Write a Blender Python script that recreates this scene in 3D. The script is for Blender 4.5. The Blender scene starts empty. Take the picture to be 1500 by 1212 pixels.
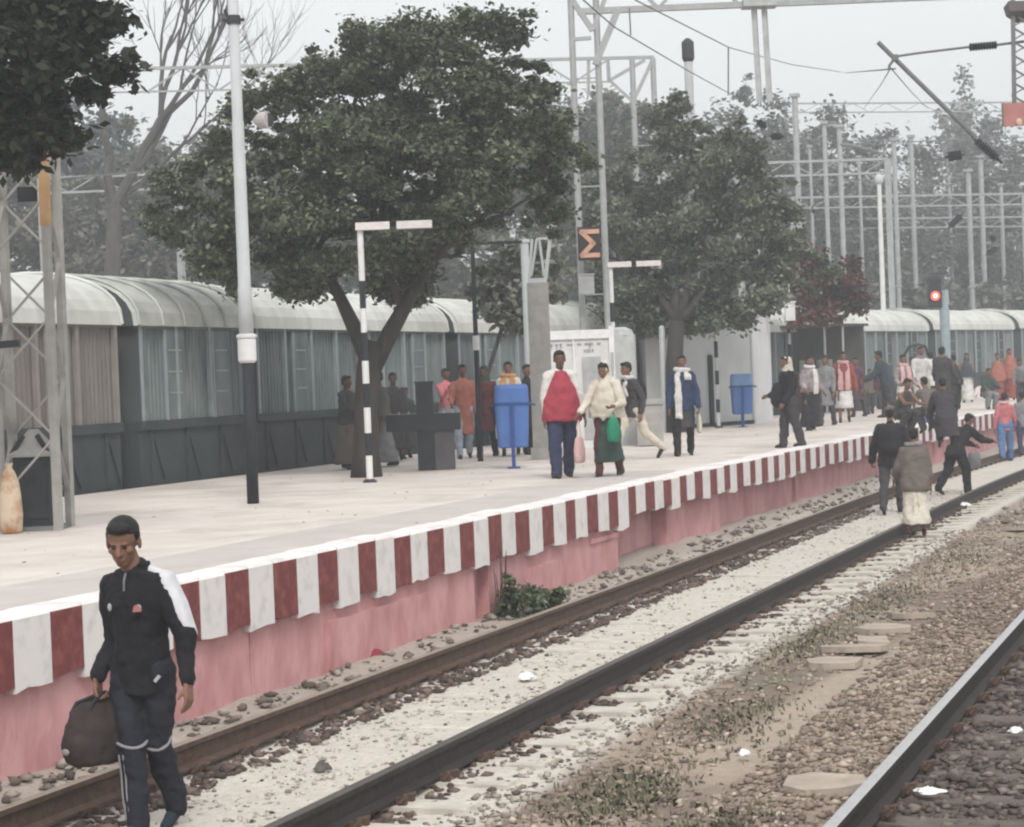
import bpy, bmesh, math, random
import numpy as np
from mathutils import Vector, Matrix
random.seed(7); RN = np.random.RandomState(11)
R = math.radians
S = bpy.context.scene
C = S.collection
# ------------------------------------------------------------------ camera
F = 3036.0; YAW = R(20); PITCH = math.atan(50/F); ROLL = R(2.2); CZ = 2.4
fw = Vector((-math.sin(YAW)*math.cos(PITCH), math.cos(YAW)*math.cos(PITCH), -math.sin(PITCH)))
rt = Vector((math.cos(YAW), math.sin(YAW), 0)); upv = rt.cross(fw)
cr, sr = math.cos(ROLL), math.sin(ROLL)
cam = bpy.data.cameras.new('camera'); camo = bpy.data.objects.new('camera', cam); C.objects.link(camo)
cx_, cy_ = rt*cr - upv*sr, rt*sr + upv*cr
camo.matrix_world = Matrix(((cx_.x, cy_.x, -fw.x, 0), (cx_.y, cy_.y, -fw.y, 0), (cx_.z, cy_.z, -fw.z, CZ), (0, 0, 0, 1)))
cam.sensor_fit = 'HORIZONTAL'; cam.sensor_width = 36; cam.lens = F/1500*36
cam.clip_start = 0.1; cam.clip_end = 3000
S.camera = camo
S.view_settings.view_transform = 'Standard'; S.view_settings.look = 'None'
S.view_settings.gamma = 1; S.view_settings.exposure = 0.57
S.cycles.filter_width = 2.2
S.cycles.volume_bounces = 0; S.cycles.max_bounces = 5; S.cycles.diffuse_bounces = 3
S.cycles.transparent_max_bounces = 6
# ------------------------------------------------------------------ sky and sun (overcast)
W = bpy.data.worlds.new('World'); S.world = W; W.use_nodes = True
nt = W.node_tree; nt.nodes.clear()
sky = nt.nodes.new('ShaderNodeTexSky'); sky.sky_type = 'NISHITA'; sky.sun_disc = False
sky.sun_elevation = R(48); sky.sun_rotation = R(150); sky.dust_density = 6; sky.air_density = 1; sky.ozone_density = 1
hs = nt.nodes.new('ShaderNodeHueSaturation'); hs.inputs['Saturation'].default_value = 0.12
mx = nt.nodes.new('ShaderNodeMixRGB'); mx.inputs[0].default_value = 0.72; mx.inputs[2].default_value = (8.1, 8.3, 8.4, 1)
bg = nt.nodes.new('ShaderNodeBackground'); bg.inputs[1].default_value = 0.1
wo = nt.nodes.new('ShaderNodeOutputWorld')
nt.links.new(sky.outputs[0], hs.inputs['Color']); nt.links.new(hs.outputs[0], mx.inputs[1])
nt.links.new(mx.outputs[0], bg.inputs[0]); nt.links.new(bg.outputs[0], wo.inputs[0])
sun = bpy.data.lights.new('sun', 'SUN'); sun.energy = 1.2; sun.angle = R(15); sun.color = (1, .96, .9)
suno = bpy.data.objects.new('sun', sun); C.objects.link(suno)
suno.rotation_euler = (R(42), 0, R(30))

# ------------------------------------------------------------------ helpers
def ray(px, py):
    a, b = px-750, 606-py
    return fw*F + rt*(a*cr+b*sr) + upv*(-a*sr+b*cr)
def onz(px, py, z):                  # where the line of sight meets a level
    r = ray(px, py); return Vector((0, 0, CZ)) + r*((z-CZ)/r.z)
def ad(px, py, d):                   # point at a given depth
    return Vector((0, 0, CZ)) + ray(px, py)*(d/F)
def curve(y): return 0.0 if y < 32 else (y-32)**2/760.0      # the line bends right further on

class MB:
    def __init__(s): s.v = []; s.f = []; s.m = []; s.k = 0
    def add(s, vs, fs, m=None):
        o = len(s.v); s.v += [tuple(v) for v in vs]; s.f += [tuple(i+o for i in f) for f in fs]
        s.m += [s.k if m is None else m]*len(fs); return s
    def box(s, c, d, rz=0, m=None, M=None):
        hx, hy, hz = d[0]/2, d[1]/2, d[2]/2
        vs = [Vector((x, y, z)) for x in (-hx, hx) for y in (-hy, hy) for z in (-hz, hz)]
        Rm = M if M is not None else Matrix.Rotation(rz, 3, 'Z')
        vs = [Rm @ v + Vector(c) for v in vs]
        return s.add(vs, [(0, 1, 3, 2), (4, 6, 7, 5), (0, 4, 5, 1), (2, 3, 7, 6), (0, 2, 6, 4), (1, 5, 7, 3)], m)
    def bar(s, p, q, w, h=None, m=None):
        p, q = Vector(p), Vector(q); d = q-p; L = d.length
        if L < 1e-6: return s
        z = d/L; a = Vector((0, 0, 1)) if abs(z.z) < .95 else Vector((0, 1, 0))
        x = z.cross(a).normalized(); y = z.cross(x)
        M = Matrix((x, y, z)).transposed()
        return s.box((p+q)/2, (w, h or w, L), M=M, m=m)
    def tube(s, pts, rad, n=10, m=None, caps=True):
        pts = [Vector(p) for p in pts]
        if not hasattr(rad, '__len__'): rad = [rad]*len(pts)
        vs = []; fs = []; ref = None
        for i, p in enumerate(pts):
            t = (pts[min(i+1, len(pts)-1)]-pts[max(i-1, 0)]).normalized()
            if ref is None:
                ref = t.cross(Vector((0, 0, 1)) if abs(t.z) < .9 else Vector((1, 0, 0))).normalized()
            x = (ref - t*ref.dot(t)).normalized(); y = t.cross(x); ref = x
            for k in range(n):
                a = 2*math.pi*k/n; vs.append(p+(x*math.cos(a)+y*math.sin(a))*rad[i])
        for i in range(len(pts)-1):
            for k in range(n):
                a, b = i*n+k, i*n+(k+1) % n; fs.append((a, b, b+n, a+n))
        if caps: fs.append(tuple(range(n))[::-1]); fs.append(tuple((len(pts)-1)*n+k for k in range(n)))
        return s.add(vs, fs, m)
    def loft(s, secs, n=20, m=None):            # (centre, rx, ry[, rot]) rings, level rings
        vs = []; fs = []
        for sec in secs:
            c = Vector(sec[0]); ro = sec[3] if len(sec) > 3 else 0
            for k in range(n):
                a = 2*math.pi*k/n; x, y = sec[1]*math.cos(a), sec[2]*math.sin(a)
                vs.append(c+Vector((x*math.cos(ro)-y*math.sin(ro), x*math.sin(ro)+y*math.cos(ro), 0)))
        for i in range(len(secs)-1):
            for k in range(n):
                a, b = i*n+k, i*n+(k+1) % n; fs.append((a, b, b+n, a+n))
        fs.append(tuple(range(n))[::-1]); fs.append(tuple((len(secs)-1)*n+k for k in range(n)))
        return s.add(vs, fs, m)
    def ell(s, c, r, M=None, nu=14, nv=9, m=None):
        c = Vector(c); vs = []; fs = []
        if not hasattr(r, '__len__'): r = (r, r, r)
        vs.append(Vector((0, 0, -r[2])))
        for j in range(1, nv):
            t = -math.pi/2+math.pi*j/nv
            for i in range(nu):
                a = 2*math.pi*i/nu; vs.append(Vector((r[0]*math.cos(t)*math.cos(a), r[1]*math.cos(t)*math.sin(a), r[2]*math.sin(t))))
        vs.append(Vector((0, 0, r[2])))
        for i in range(nu):
            j = (i+1) % nu
            fs.append((0, 1+j, 1+i)); fs.append((len(vs)-1, 1+(nv-2)*nu+i, 1+(nv-2)*nu+j))
            for k in range(nv-2): fs.append((1+k*nu+i, 1+k*nu+j, 1+(k+1)*nu+j, 1+(k+1)*nu+i))
        if M is not None: vs = [M @ v for v in vs]
        return s.add([v+c for v in vs], fs, m)
    def cone(s, a, b, ra, rb, n=10):            # round-ended taper
        a, b = Vector(a), Vector(b); d = (b-a); L = d.length
        if L < 1e-6: return s.ell(a, ra)
        z = d/L; pts = []; rad = []
        for t in (-90, -60, -30, 0): pts.append(a+z*ra*math.sin(R(t))); rad.append(max(ra*math.cos(R(t)), ra*.02))
        for t in (0, 30, 60, 90): pts.append(b+z*rb*math.sin(R(t))); rad.append(max(rb*math.cos(R(t)), rb*.02))
        return s.tube(pts, rad, n)
    def prism(s, pts, a, b, m=None):            # polygon pts (list of Vector) extruded by vector from a to b
        n = len(pts); a, b = Vector(a), Vector(b)
        vs = [Vector(p)+a for p in pts]+[Vector(p)+b for p in pts]
        fs = [tuple(range(n))[::-1], tuple(range(n, 2*n))]+[(i, (i+1) % n, (i+1) % n+n, i+n) for i in range(n)]
        return s.add(vs, fs, m)
    def build(s, name, mats, parent=None, local=False, smooth=False, tint=None):
        if not isinstance(mats, (list, tuple)): mats = [mats]
        me = bpy.data.meshes.new(name)
        if not s.v: s.v = [(0, 0, 0)]
        V = np.array([tuple(v) for v in s.v], float)
        off = np.zeros(3)
        if parent is not None and not local: off = np.array(wloc(parent))
        elif parent is None and not local:
            off = np.array([(V[:, 0].min()+V[:, 0].max())/2, (V[:, 1].min()+V[:, 1].max())/2, V[:, 2].min()])
        me.from_pydata((V-off).tolist(), [], s.f)
        for m in mats: me.materials.append(m)
        if len(mats) > 1: me.polygons.foreach_set('material_index', s.m)
        if smooth: me.polygons.foreach_set('use_smooth', [True]*len(me.polygons))
        me.update()
        o = bpy.data.objects.new(name, me); C.objects.link(o)
        if parent is not None: o.parent = parent
        elif not local: o.location = off.tolist()
        return o
def wloc(o):
    l = Vector((0, 0, 0))
    while o: l += o.location; o = o.parent
    return l
def tag(o, label=None, cat=None, group=None, kind=None):
    if label: o['label'] = label
    if cat: o['category'] = cat
    if group: o['group'] = group
    if kind: o['kind'] = kind
    return o
def E(name, label, cat, loc, group=None, rz=0):
    o = bpy.data.objects.new(name, None); C.objects.link(o); o.location = loc; o.rotation_euler = (0, 0, rz)
    o.empty_display_size = .2
    return tag(o, label, cat, group)
def copy_tree(o, parent=None):
    c = o.copy(); C.objects.link(c); c.parent = parent
    for ch in [x for x in KIDS(o)]: copy_tree(ch, c)
    return c
def KIDS(o): return [x for x in C.objects if x.parent == o]

# ------------------------------------------------------------------ materials
MC = {}
def mat(name, col, rough=.85, var=.18, scale=5, bump=0, col2=None, metal=0, bscale=None, stretch=None, emit=None, spec=.3, thr=None, rnd=0):
    if name in MC: return MC[name]
    m = bpy.data.materials.new(name); m.use_nodes = True; n = m.node_tree; b = n.nodes['Principled BSDF']
    b.inputs['Roughness'].default_value = rough; b.inputs['Metallic'].default_value = metal
    b.inputs['Specular IOR Level'].default_value = spec
    tc = n.nodes.new('ShaderNodeTexCoord'); src = tc.outputs['Object']
    if stretch:
        mp = n.nodes.new('ShaderNodeMapping'); mp.inputs['Scale'].default_value = stretch
        n.links.new(src, mp.inputs[0]); src = mp.outputs[0]
    nz = n.nodes.new('ShaderNodeTexNoise'); nz.inputs['Scale'].default_value = scale; nz.inputs['Detail'].default_value = 7
    nz.inputs['Roughness'].default_value = .62
    n.links.new(src, nz.inputs['Vector'])
    rp = n.nodes.new('ShaderNodeValToRGB')
    lo, hi = (thr or (.3, .7)); rp.color_ramp.elements[0].position = lo; rp.color_ramp.elements[1].position = hi
    c1 = tuple(x*(1-var) for x in col)+(1,); c2 = (tuple(col2) if col2 else tuple(min(1, x*(1+var)) for x in col))+(1,)
    if col2: c1 = tuple(col)+(1,)
    rp.color_ramp.elements[0].color = c1; rp.color_ramp.elements[1].color = c2
    n.links.new(nz.outputs[0], rp.inputs[0]); out = rp.outputs[0]
    if rnd:
        at = n.nodes.new('ShaderNodeAttribute'); at.attribute_name = 'tint'
        mm = n.nodes.new('ShaderNodeMixRGB'); mm.blend_type = 'MULTIPLY'; mm.inputs[0].default_value = 1
        n.links.new(out, mm.inputs[1]); n.links.new(at.outputs['Color'], mm.inputs[2]); out = mm.outputs[0]
    n.links.new(out, b.inputs['Base Color'])
    if bump:
        n2 = n.nodes.new('ShaderNodeTexNoise'); n2.inputs['Scale'].default_value = bscale or scale*3; n2.inputs['Detail'].default_value = 6
        n.links.new(src, n2.inputs['Vector'])
        bp = n.nodes.new('ShaderNodeBump'); bp.inputs['Strength'].default_value = bump; bp.inputs['Distance'].default_value = .02
        n.links.new(n2.outputs[0], bp.inputs['Height']); n.links.new(bp.outputs[0], b.inputs['Normal'])
    if emit:
        b.inputs['Emission Color'].default_value = tuple(emit[:3])+(1,); b.inputs['Emission Strength'].default_value = emit[3]
    MC[name] = m; return m
M_conc = mat('concrete', (.36, .35, .33), var=.2, bump=.3)
M_galv = mat('galvanised_steel', (.36, .37, .37), rough=.6, var=.15, metal=.2)
M_galvd = mat('weathered_steel', (.17, .175, .175), rough=.7, var=.2)
M_white = mat('white_paint', (.72, .72, .72), var=.08, scale=3, col2=(.55, .54, .52), thr=(.45, .8))
M_pole = mat('pale_grey_paint', (.52, .54, .55), var=.08, scale=3)
M_black = mat('black_paint', (.022, .024, .03), rough=.7, var=.3)
M_red = mat('red_paint', (.17, .045, .045), var=.25, scale=9, col2=(.30, .10, .09), thr=(.45, .75), bump=.3)
M_stripe = mat('white_stripe_paint', (.74, .71, .70), scale=6, col2=(.50, .47, .46), thr=(.5, .8), bump=.2)
M_pink = mat('pink_limewash', (.46, .215, .215), var=.2, scale=3.2, col2=(.62, .34, .345), bump=.9, thr=(.32, .62), stretch=(1, 1, .5))
M_dirt = mat('dirt', (.20, .165, .14), scale=4, var=.35, bump=.8, bscale=30)
M_dark = mat('dark_metal', (.035, .038, .042), rough=.7, var=.3)
M_rust = mat('rusty_rail_steel', (.095, .06, .045), rough=.8, var=.35, scale=12, bump=.4)
M_rustd = mat('dark_rail_steel', (.035, .028, .027), rough=.7, var=.3, scale=12, bump=.4)
M_railtop = mat('worn_rail_top', (.34, .28, .23), rough=.45, var=.2, scale=10, metal=.4)
M_railtopd = mat('dark_rail_top', (.10, .085, .075), rough=.5, var=.2, scale=10, metal=.4)
M_shine = mat('polished_rail_top', (.55, .54, .55), rough=.38, var=.1, scale=10, metal=.6)

# ------------------------------------------------------------------ numpy noise and soft masses
def vnoise(x, y, seed=0):
    xi, yi = np.floor(x).astype(int), np.floor(y).astype(int); fx, fy = x-xi, y-yi
    fx = fx*fx*(3-2*fx); fy = fy*fy*(3-2*fy)
    def h(a, b):
        n = (a*374761393 + b*668265263 + seed*1274126177) & 0x7fffffff
        n = (n ^ (n >> 13))*1103515245 & 0x7fffffff
        return ((n ^ (n >> 16)) & 0xffff)/65535.0
    return (h(xi, yi)*(1-fx)+h(xi+1, yi)*fx)*(1-fy)+(h(xi, yi+1)*(1-fx)+h(xi+1, yi+1)*fx)*fy
def fbm(x, y, s=0, o=4): return sum(vnoise(x*2**k, y*2**k, s+k)*.5**k for k in range(o))/(2-.5**(o-1))
def raw_mesh(name, V, nper, mats, tint=None, matidx=None, faces=None, origin=None):
    """V: (faces*nper,3) separate faces"""
    me = bpy.data.meshes.new(name)
    V = np.asarray(V, dtype=np.float32)
    if origin is not None: V = V-np.array(origin, dtype=np.float32)
    if faces is None: faces = np.arange(len(V)).reshape(-1, nper)
    nf = len(faces); me.vertices.add(len(V)); me.vertices.foreach_set('co', V.ravel())
    me.loops.add(nf*nper); me.loops.foreach_set('vertex_index', faces.ravel().astype(np.int32))
    me.polygons.add(nf); me.polygons.foreach_set('loop_start', np.arange(nf, dtype=np.int32)*nper)
    me.polygons.foreach_set('loop_total', np.full(nf, nper, dtype=np.int32))
    me.update(calc_edges=True)
    if tint is not None:
        a = me.color_attributes.new('tint', 'FLOAT_COLOR', 'POINT')
        t = np.ones((len(V), 4), dtype=np.float32); t[:, :3] = tint; a.data.foreach_set('color', t.ravel())
    for m in (mats if isinstance(mats, (list, tuple)) else [mats]): me.materials.append(m)
    return me
def link(name, me, parent=None, loc=None):
    o = bpy.data.objects.new(name, me); C.objects.link(o)
    if parent is not None: o.parent = parent
    if loc is not None: o.location = loc
    return o
def stones_mesh(name, P, r, mat_, tint, flat=.65):
    """P (n,3) centres, r (n,) sizes: lumpy octahedra-like stones"""
    n = len(P)
    base = np.array([(1, 0, 0), (-1, 0, 0), (0, 1, 0), (0, -1, 0), (0, 0, 1), (0, 0, -1), (.6, .6, .5), (-.6, -.6, .5), (.6, -.6, .5), (-.6, .6, .5)], dtype=np.float32)
    F3 = np.array([(0, 2, 6), (2, 4, 6), (4, 0, 6), (1, 3, 7), (3, 4, 7), (4, 1, 7), (0, 4, 8), (4, 3, 8), (3, 0, 8), (1, 4, 9), (4, 2, 9), (2, 1, 9), (0, 3, 5), (3, 1, 5), (1, 2, 5), (2, 0, 5)])
    B = base[None]*(.65+.6*RN.rand(n, 10, 1)); B = B*np.stack([.7+.7*RN.rand(n), .7+.6*RN.rand(n), flat*(.6+.7*RN.rand(n))], 1)[:, None, :]
    a = RN.rand(n)*6.283; c, s = np.cos(a)[:, None], np.sin(a)[:, None]
    tl = (RN.rand(n)-.5)[:, None]*.9
    x, y, z = B[..., 0].copy(), B[..., 1].copy(), B[..., 2].copy()
    y, z = y*np.cos(tl)-z*np.sin(tl), y*np.sin(tl)+z*np.cos(tl)
    B = np.stack([x*c-y*s, x*s+y*c, z], -1)
    V = (B*r[:, None, None]+P[:, None, :]).reshape(-1, 3)
    faces = (F3[None]+(np.arange(n)*10)[:, None, None]).reshape(-1, 3)
    t = np.repeat(tint, 10, 0)
    return raw_mesh(name, V, 3, mat_, tint=t, faces=faces)

# ================================================================== SETTING
GH = {}
def ground_h(x, y):
    h = .05*(fbm(x*1.3, y*1.3, 3)-.5)
    mid = np.exp(-((x+3.35)/.75)**4); h = h + mid*(.10*fbm(x*.8, y*.35, 9)+.03*fbm(x*6, y*6, 21)-.04)
    bank = np.clip((-6.62-x)/.6, 0, 1)*np.clip((y-19.0)/7, 0, 1)*(x > -8.3)
    h = h + bank*(.03+.15*fbm(x*1.1, y*.33, 5))*1.0
    bank0 = np.clip((-6.75-x)/.5, 0, 1)*(x > -8.3); h = h + bank0*.10*fbm(x*2, y*1.2, 8)
    far = np.clip((x+4.0)/2.2, 0, 1)*np.clip((y-21)/12, 0, 1)*(x < 9); h = h + far*.22*fbm(x*.5, y*.25, 15)
    trk = ((x > -6.7) & (x < -4.3)) | ((x > -2.35) & (x < 0)); h = np.where(trk, np.minimum(h, .06), h)
    sh_ = np.exp(-((x+2.45)/.28)**2)*.09; h = h+sh_*(y < 45)
    return h-.01
def ground_tint(x, y):
    n1 = fbm(x*1.7, y*.8, 31)[..., None]; n2 = fbm(x*7, y*4.5, 33)[..., None]
    dusty = np.array([.70, .645, .58]); dusty2 = np.array([.60, .545, .485])
    brown = np.array([.235, .178, .145]); brown2 = np.array([.40, .32, .26]); green = np.array([.19, .18, .135])
    dark = np.array([.11, .085, .072]); dark2 = np.array([.165, .132, .113])
    cA = dusty*(1-n2)+dusty2*n2
    t = np.clip((n1-.42)*5, 0, 1); cB = brown*(1-t)+brown2*t
    g = np.clip((fbm(x*1.1, y*.45, 41)[..., None]-.56)*7, 0, 1)*np.clip((24-y)/8, 0.15, 1)[..., None]; cB = cB*(1-g)+green*g
    path = np.clip(1-np.abs(x+3.05-.16*np.sin(y*.45))/.33, 0, 1)[..., None]*np.clip((y-11)/3, 0, 1)[..., None]*np.clip((18.5-y)/2, 0, 1)[..., None]
    path = np.clip(path*2.0, 0, 1); cB = cB*(1-path)+np.array([.42, .345, .28])*path
    cC = dark*(1-n2)+dark2*n2
    a = np.clip((x+4.12+.16*(n1[..., 0]-.5))/.16, 0, 1)[..., None]; b = np.clip((x+2.25)/.25, 0, 1)[..., None]
    c = cA*(1-a)+cB*a; b2 = np.clip((27-y)/6, 0, 1)[..., None]; c = c*(1-b*b2)+cC*b*b2
    w = np.clip((-6.75-x)/.3, 0, 1)[..., None]; c = c*(1-w)+(brown*.6+dusty*.45)*w
    d = np.clip((y-30)/15, 0, 1)[..., None]*a; c = c*(1-d)+np.array([.40, .34, .30])*d
    return c
def axis(parts):
    out = []
    for a, b, st in parts: out += list(np.arange(a, b, st))
    return np.array(out)
gx = axis([(-900, -100, 100), (-100, -20, 8), (-20, -8, .6), (-8, .6, .05), (.6, 10, .5), (10, 100, 9), (100, 901, 100)])
gy = axis([(-300, 0, 60), (0, 8.6, .8), (8.6, 24, .055), (24, 48, .16), (48, 150, 2), (150, 1500, 90)])
X, Y = np.meshgrid(gx, gy); XS = X - np.where(Y > 32, (Y-32)**2/760, 0)*(Y < 160)
Zg = ground_h(XS, Y)
nx, ny = len(gx), len(gy); V = np.stack([X, Y, Zg], -1).reshape(-1, 3)
ii = (np.arange(ny-1)[:, None]*nx+np.arange(nx-1)[None]).ravel()
fa = np.stack([ii, ii+1, ii+nx+1, ii+nx], -1)
M_ground = mat('ballast_and_soil', (.90, .90, .90), scale=14, var=.17, bump=1.0, bscale=32, rnd=1)
tag(link('ground', raw_mesh('ground', V, 4, M_ground, tint=ground_tint(XS, Y).reshape(-1, 3), faces=fa)), kind='structure')

def gh(x, y): return float(ground_h(np.array([x]), np.array([y]))[0])

def sweep(mb, xo, prof, ys, m=None, fmats=None):
    """closed profile (x,z) swept along the track line at lateral offset xo"""
    n = len(prof); vs = []
    for y in ys:
        c = xo+curve(y)
        for (a, z) in prof: vs.append((c+a, y, z))
    fs = []; ms = []
    for i in range(len(ys)-1):
        for k in range(n):
            a, b = i*n+k, i*n+(k+1) % n; fs.append((a, b, b+n, a+n)); ms.append(fmats[k] if fmats else (m or 0))
    fs.append(tuple(range(n))); fs.append(tuple((len(ys)-1)*n+k for k in range(n))[::-1]); ms += [m or 0]*2
    o = len(mb.v); mb.v += vs; mb.f += [tuple(i+o for i in f) for f in fs]; mb.m += ms
YS = list(np.arange(4, 32, 4))+list(np.arange(32, 131, 3))
RP = [(-.07, .03), (-.07, .045), (-.012, .062), (-.012, .155), (-.034, .165), (-.034, .197), (-.026, .2), (.026, .2), (.034, .197), (.034, .165), (.012, .155), (.012, .062), (.07, .045), (.07, .03)]
def track(xl, xr, label, tops, sides2, smat, y0, y1, sub=.02):
    t = E('railway_track', label, 'railway track', ((xl+xr)/2, y0, 0))
    for x, tm, sides in zip((xl, xr), tops, sides2):
        mb = MB(); sweep(mb, x, RP, YS, fmats=[1 if k in (5, 6, 7) else 0 for k in range(14)])
        mb.build('rail', [sides, tm], t)
    base = None; y = y0; k = 0
    while y < y1 and k < 98:
        if base is None:
            mb = MB(); mb.prism([Vector((a, 0, z)) for a, z in [(-1.37, -.06), (1.37, -.06), (1.35, .045), (.9, .045), (.6, .02), (-.6, .02), (-.9, .045), (-1.35, .045)]], (0, -.12, 0), (0, .12, 0))
            for sx in (-.838, .838):
                for sy in (-1, 1):
                    for sd in (-1, 1):
                        mb.box((sx+sd*.10, sy*.055, .066), (.06, .035, .045), m=1); mb.tube([(sx+sd*.07, sy*.03, .075), (sx+sd*.13, sy*.07, .09), (sx+sd*.1, sy*.09, .06)], .011, 6, m=1)
            base = mb.build('sleeper', [smat, M_rust], t, local=True)
            o = base
        else:
            o = base.copy(); C.objects.link(o)
        o.location = (curve(y), y-y0, sub-.02+.012*random.random()); o.rotation_euler = (0, 0, random.uniform(-.012, .012))
        y += .65; k += 1
    return t
M_sleep = mat('dusty_concrete_sleeper', (.56, .515, .46), scale=4, var=.25, bump=.4)
M_sleepd = mat('dirty_concrete_sleeper', (.125, .10, .088), scale=4, var=.35, bump=.4)
track(-6.46, -4.78, 'dusty railway track running right beside the red and white striped platform edge', (M_railtop, M_railtopd), (M_rust, M_rustd), M_sleep, 7.6, 70, -.018)
track(-2.03, -.35, 'second railway track with a bright polished rail, at the bottom right corner', (M_shine, M_shine), (M_rustd, M_rustd), M_sleepd, 7.6, 40, -.005)

# ballast and loose stones (uncountable)
def scatter(n, x0, x1, y0, y1, rmin, rmax, zoff, dens=None, pw=1.4):
    x = RN.uniform(x0, x1, n); u = RN.rand(n); y = y0+(y1-y0)*u**pw
    if dens is not None:
        keep = RN.rand(n) < dens(x, y); x, y = x[keep], y[keep]
    r = rmin+(rmax-rmin)*RN.rand(len(x))**2.2
    z = ground_h(x, y)+zoff*r
    return np.stack([x+np.where(y > 32, (y-32)**2/760, 0), y, z], 1), r
def stint(n, cols, w):
    c = np.array(cols)[RN.choice(len(cols), n, p=w)]; return c*(.75+.5*RN.rand(n, 1))
M_stone = mat('crushed_stone', (.9, .9, .9), scale=20, var=.2, rnd=1)
P, r = scatter(12500, -4.0, -2.2, 8.5, 34, .010, .034, .2, lambda x, y: .25+.9*fbm(x*1.5, y*.7, 51)-.5*(np.abs(x+3.05-.16*np.sin(y*.45)) < .25)*(y > 11.5)*(y < 18))
a1 = (P, r, stint(len(P), [(.36, .285, .225), (.25, .195, .155), (.50, .42, .345), (.13, .10, .085)], [.42, .28, .2, .1]))
P, r = scatter(5200, -6.3, -4.95, 8.5, 40, .008, .024, .25, lambda x, y: .2+.8*(fbm(x*2.5, y*1.3, 61) > .5))
a2 = (P, r, stint(len(P), [(.60, .55, .49), (.46, .41, .36), (.24, .20, .17), (.10, .08, .07)], [.55, .28, .11, .06]))
P, r = scatter(1900, -6.36, -6.08, 8.3, 34, .02, .05, .3); Q, q = scatter(3400, -5.0, -4.5, 8.3, 38, .014, .042, .2)
a3 = (np.concatenate([P, Q]), np.concatenate([r, q]), stint(len(P)+len(Q), [(.12, .08, .065), (.20, .15, .125), (.09, .07, .06)], [.45, .3, .25]))
P, r = scatter(15000, -1.95, .35, 8.3, 30, .015, .046, .3); a4 = (P, r, stint(len(P), [(.14, .11, .095), (.08, .065, .06), (.22, .18, .16)], [.5, .32, .18]))
P, r = scatter(5600, -2.95, -2.1, 8.3, 30, .012, .036, .3); a5 = (P, r, stint(len(P), [(.30, .23, .185), (.19, .145, .118), (.42, .345, .28)], [.5, .3, .2]))
P, r = scatter(2300, -7.3, -6.55, 9, 42, .015, .06, .4, lambda x, y: .2+.8*(fbm(x*2, y*.8, 71))*(y > 9)); a6 = (P, r, stint(len(P), [(.24, .2, .17), (.40, .36, .32), (.13, .10, .09)], [.5, .3, .2]))
P, r = scatter(1800, -4.4, -4.0, 9, 30, .01, .03, .3); a7 = (P, r, stint(len(P), [(.40, .35, .30), (.26, .22, .19), (.14, .11, .1)], [.6, .25, .15]))
P, r = scatter(2200, -4.0, 5, 30, 60, .02, .09, .3); a8 = (P, r, stint(len(P), [(.40, .35, .31), (.26, .22, .19), (.5, .46, .42)], [.5, .3, .2]))
for nm, arrs in (('ballast', (a2, a3, a4, a5)), ('gravel', (a1, a6, a7, a8))):
    P = np.concatenate([a[0] for a in arrs]); r = np.concatenate([a[1] for a in arrs]); tc_ = np.concatenate([a[2] for a in arrs])
    o = tag(link(nm, stones_mesh(nm, P, r, M_stone, tc_)), kind='stuff')
    o['label'] = 'loose stones of the track ballast' if nm == 'ballast' else 'loose gravel and broken stones between the tracks and the platform'; o['category'] = nm

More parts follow.
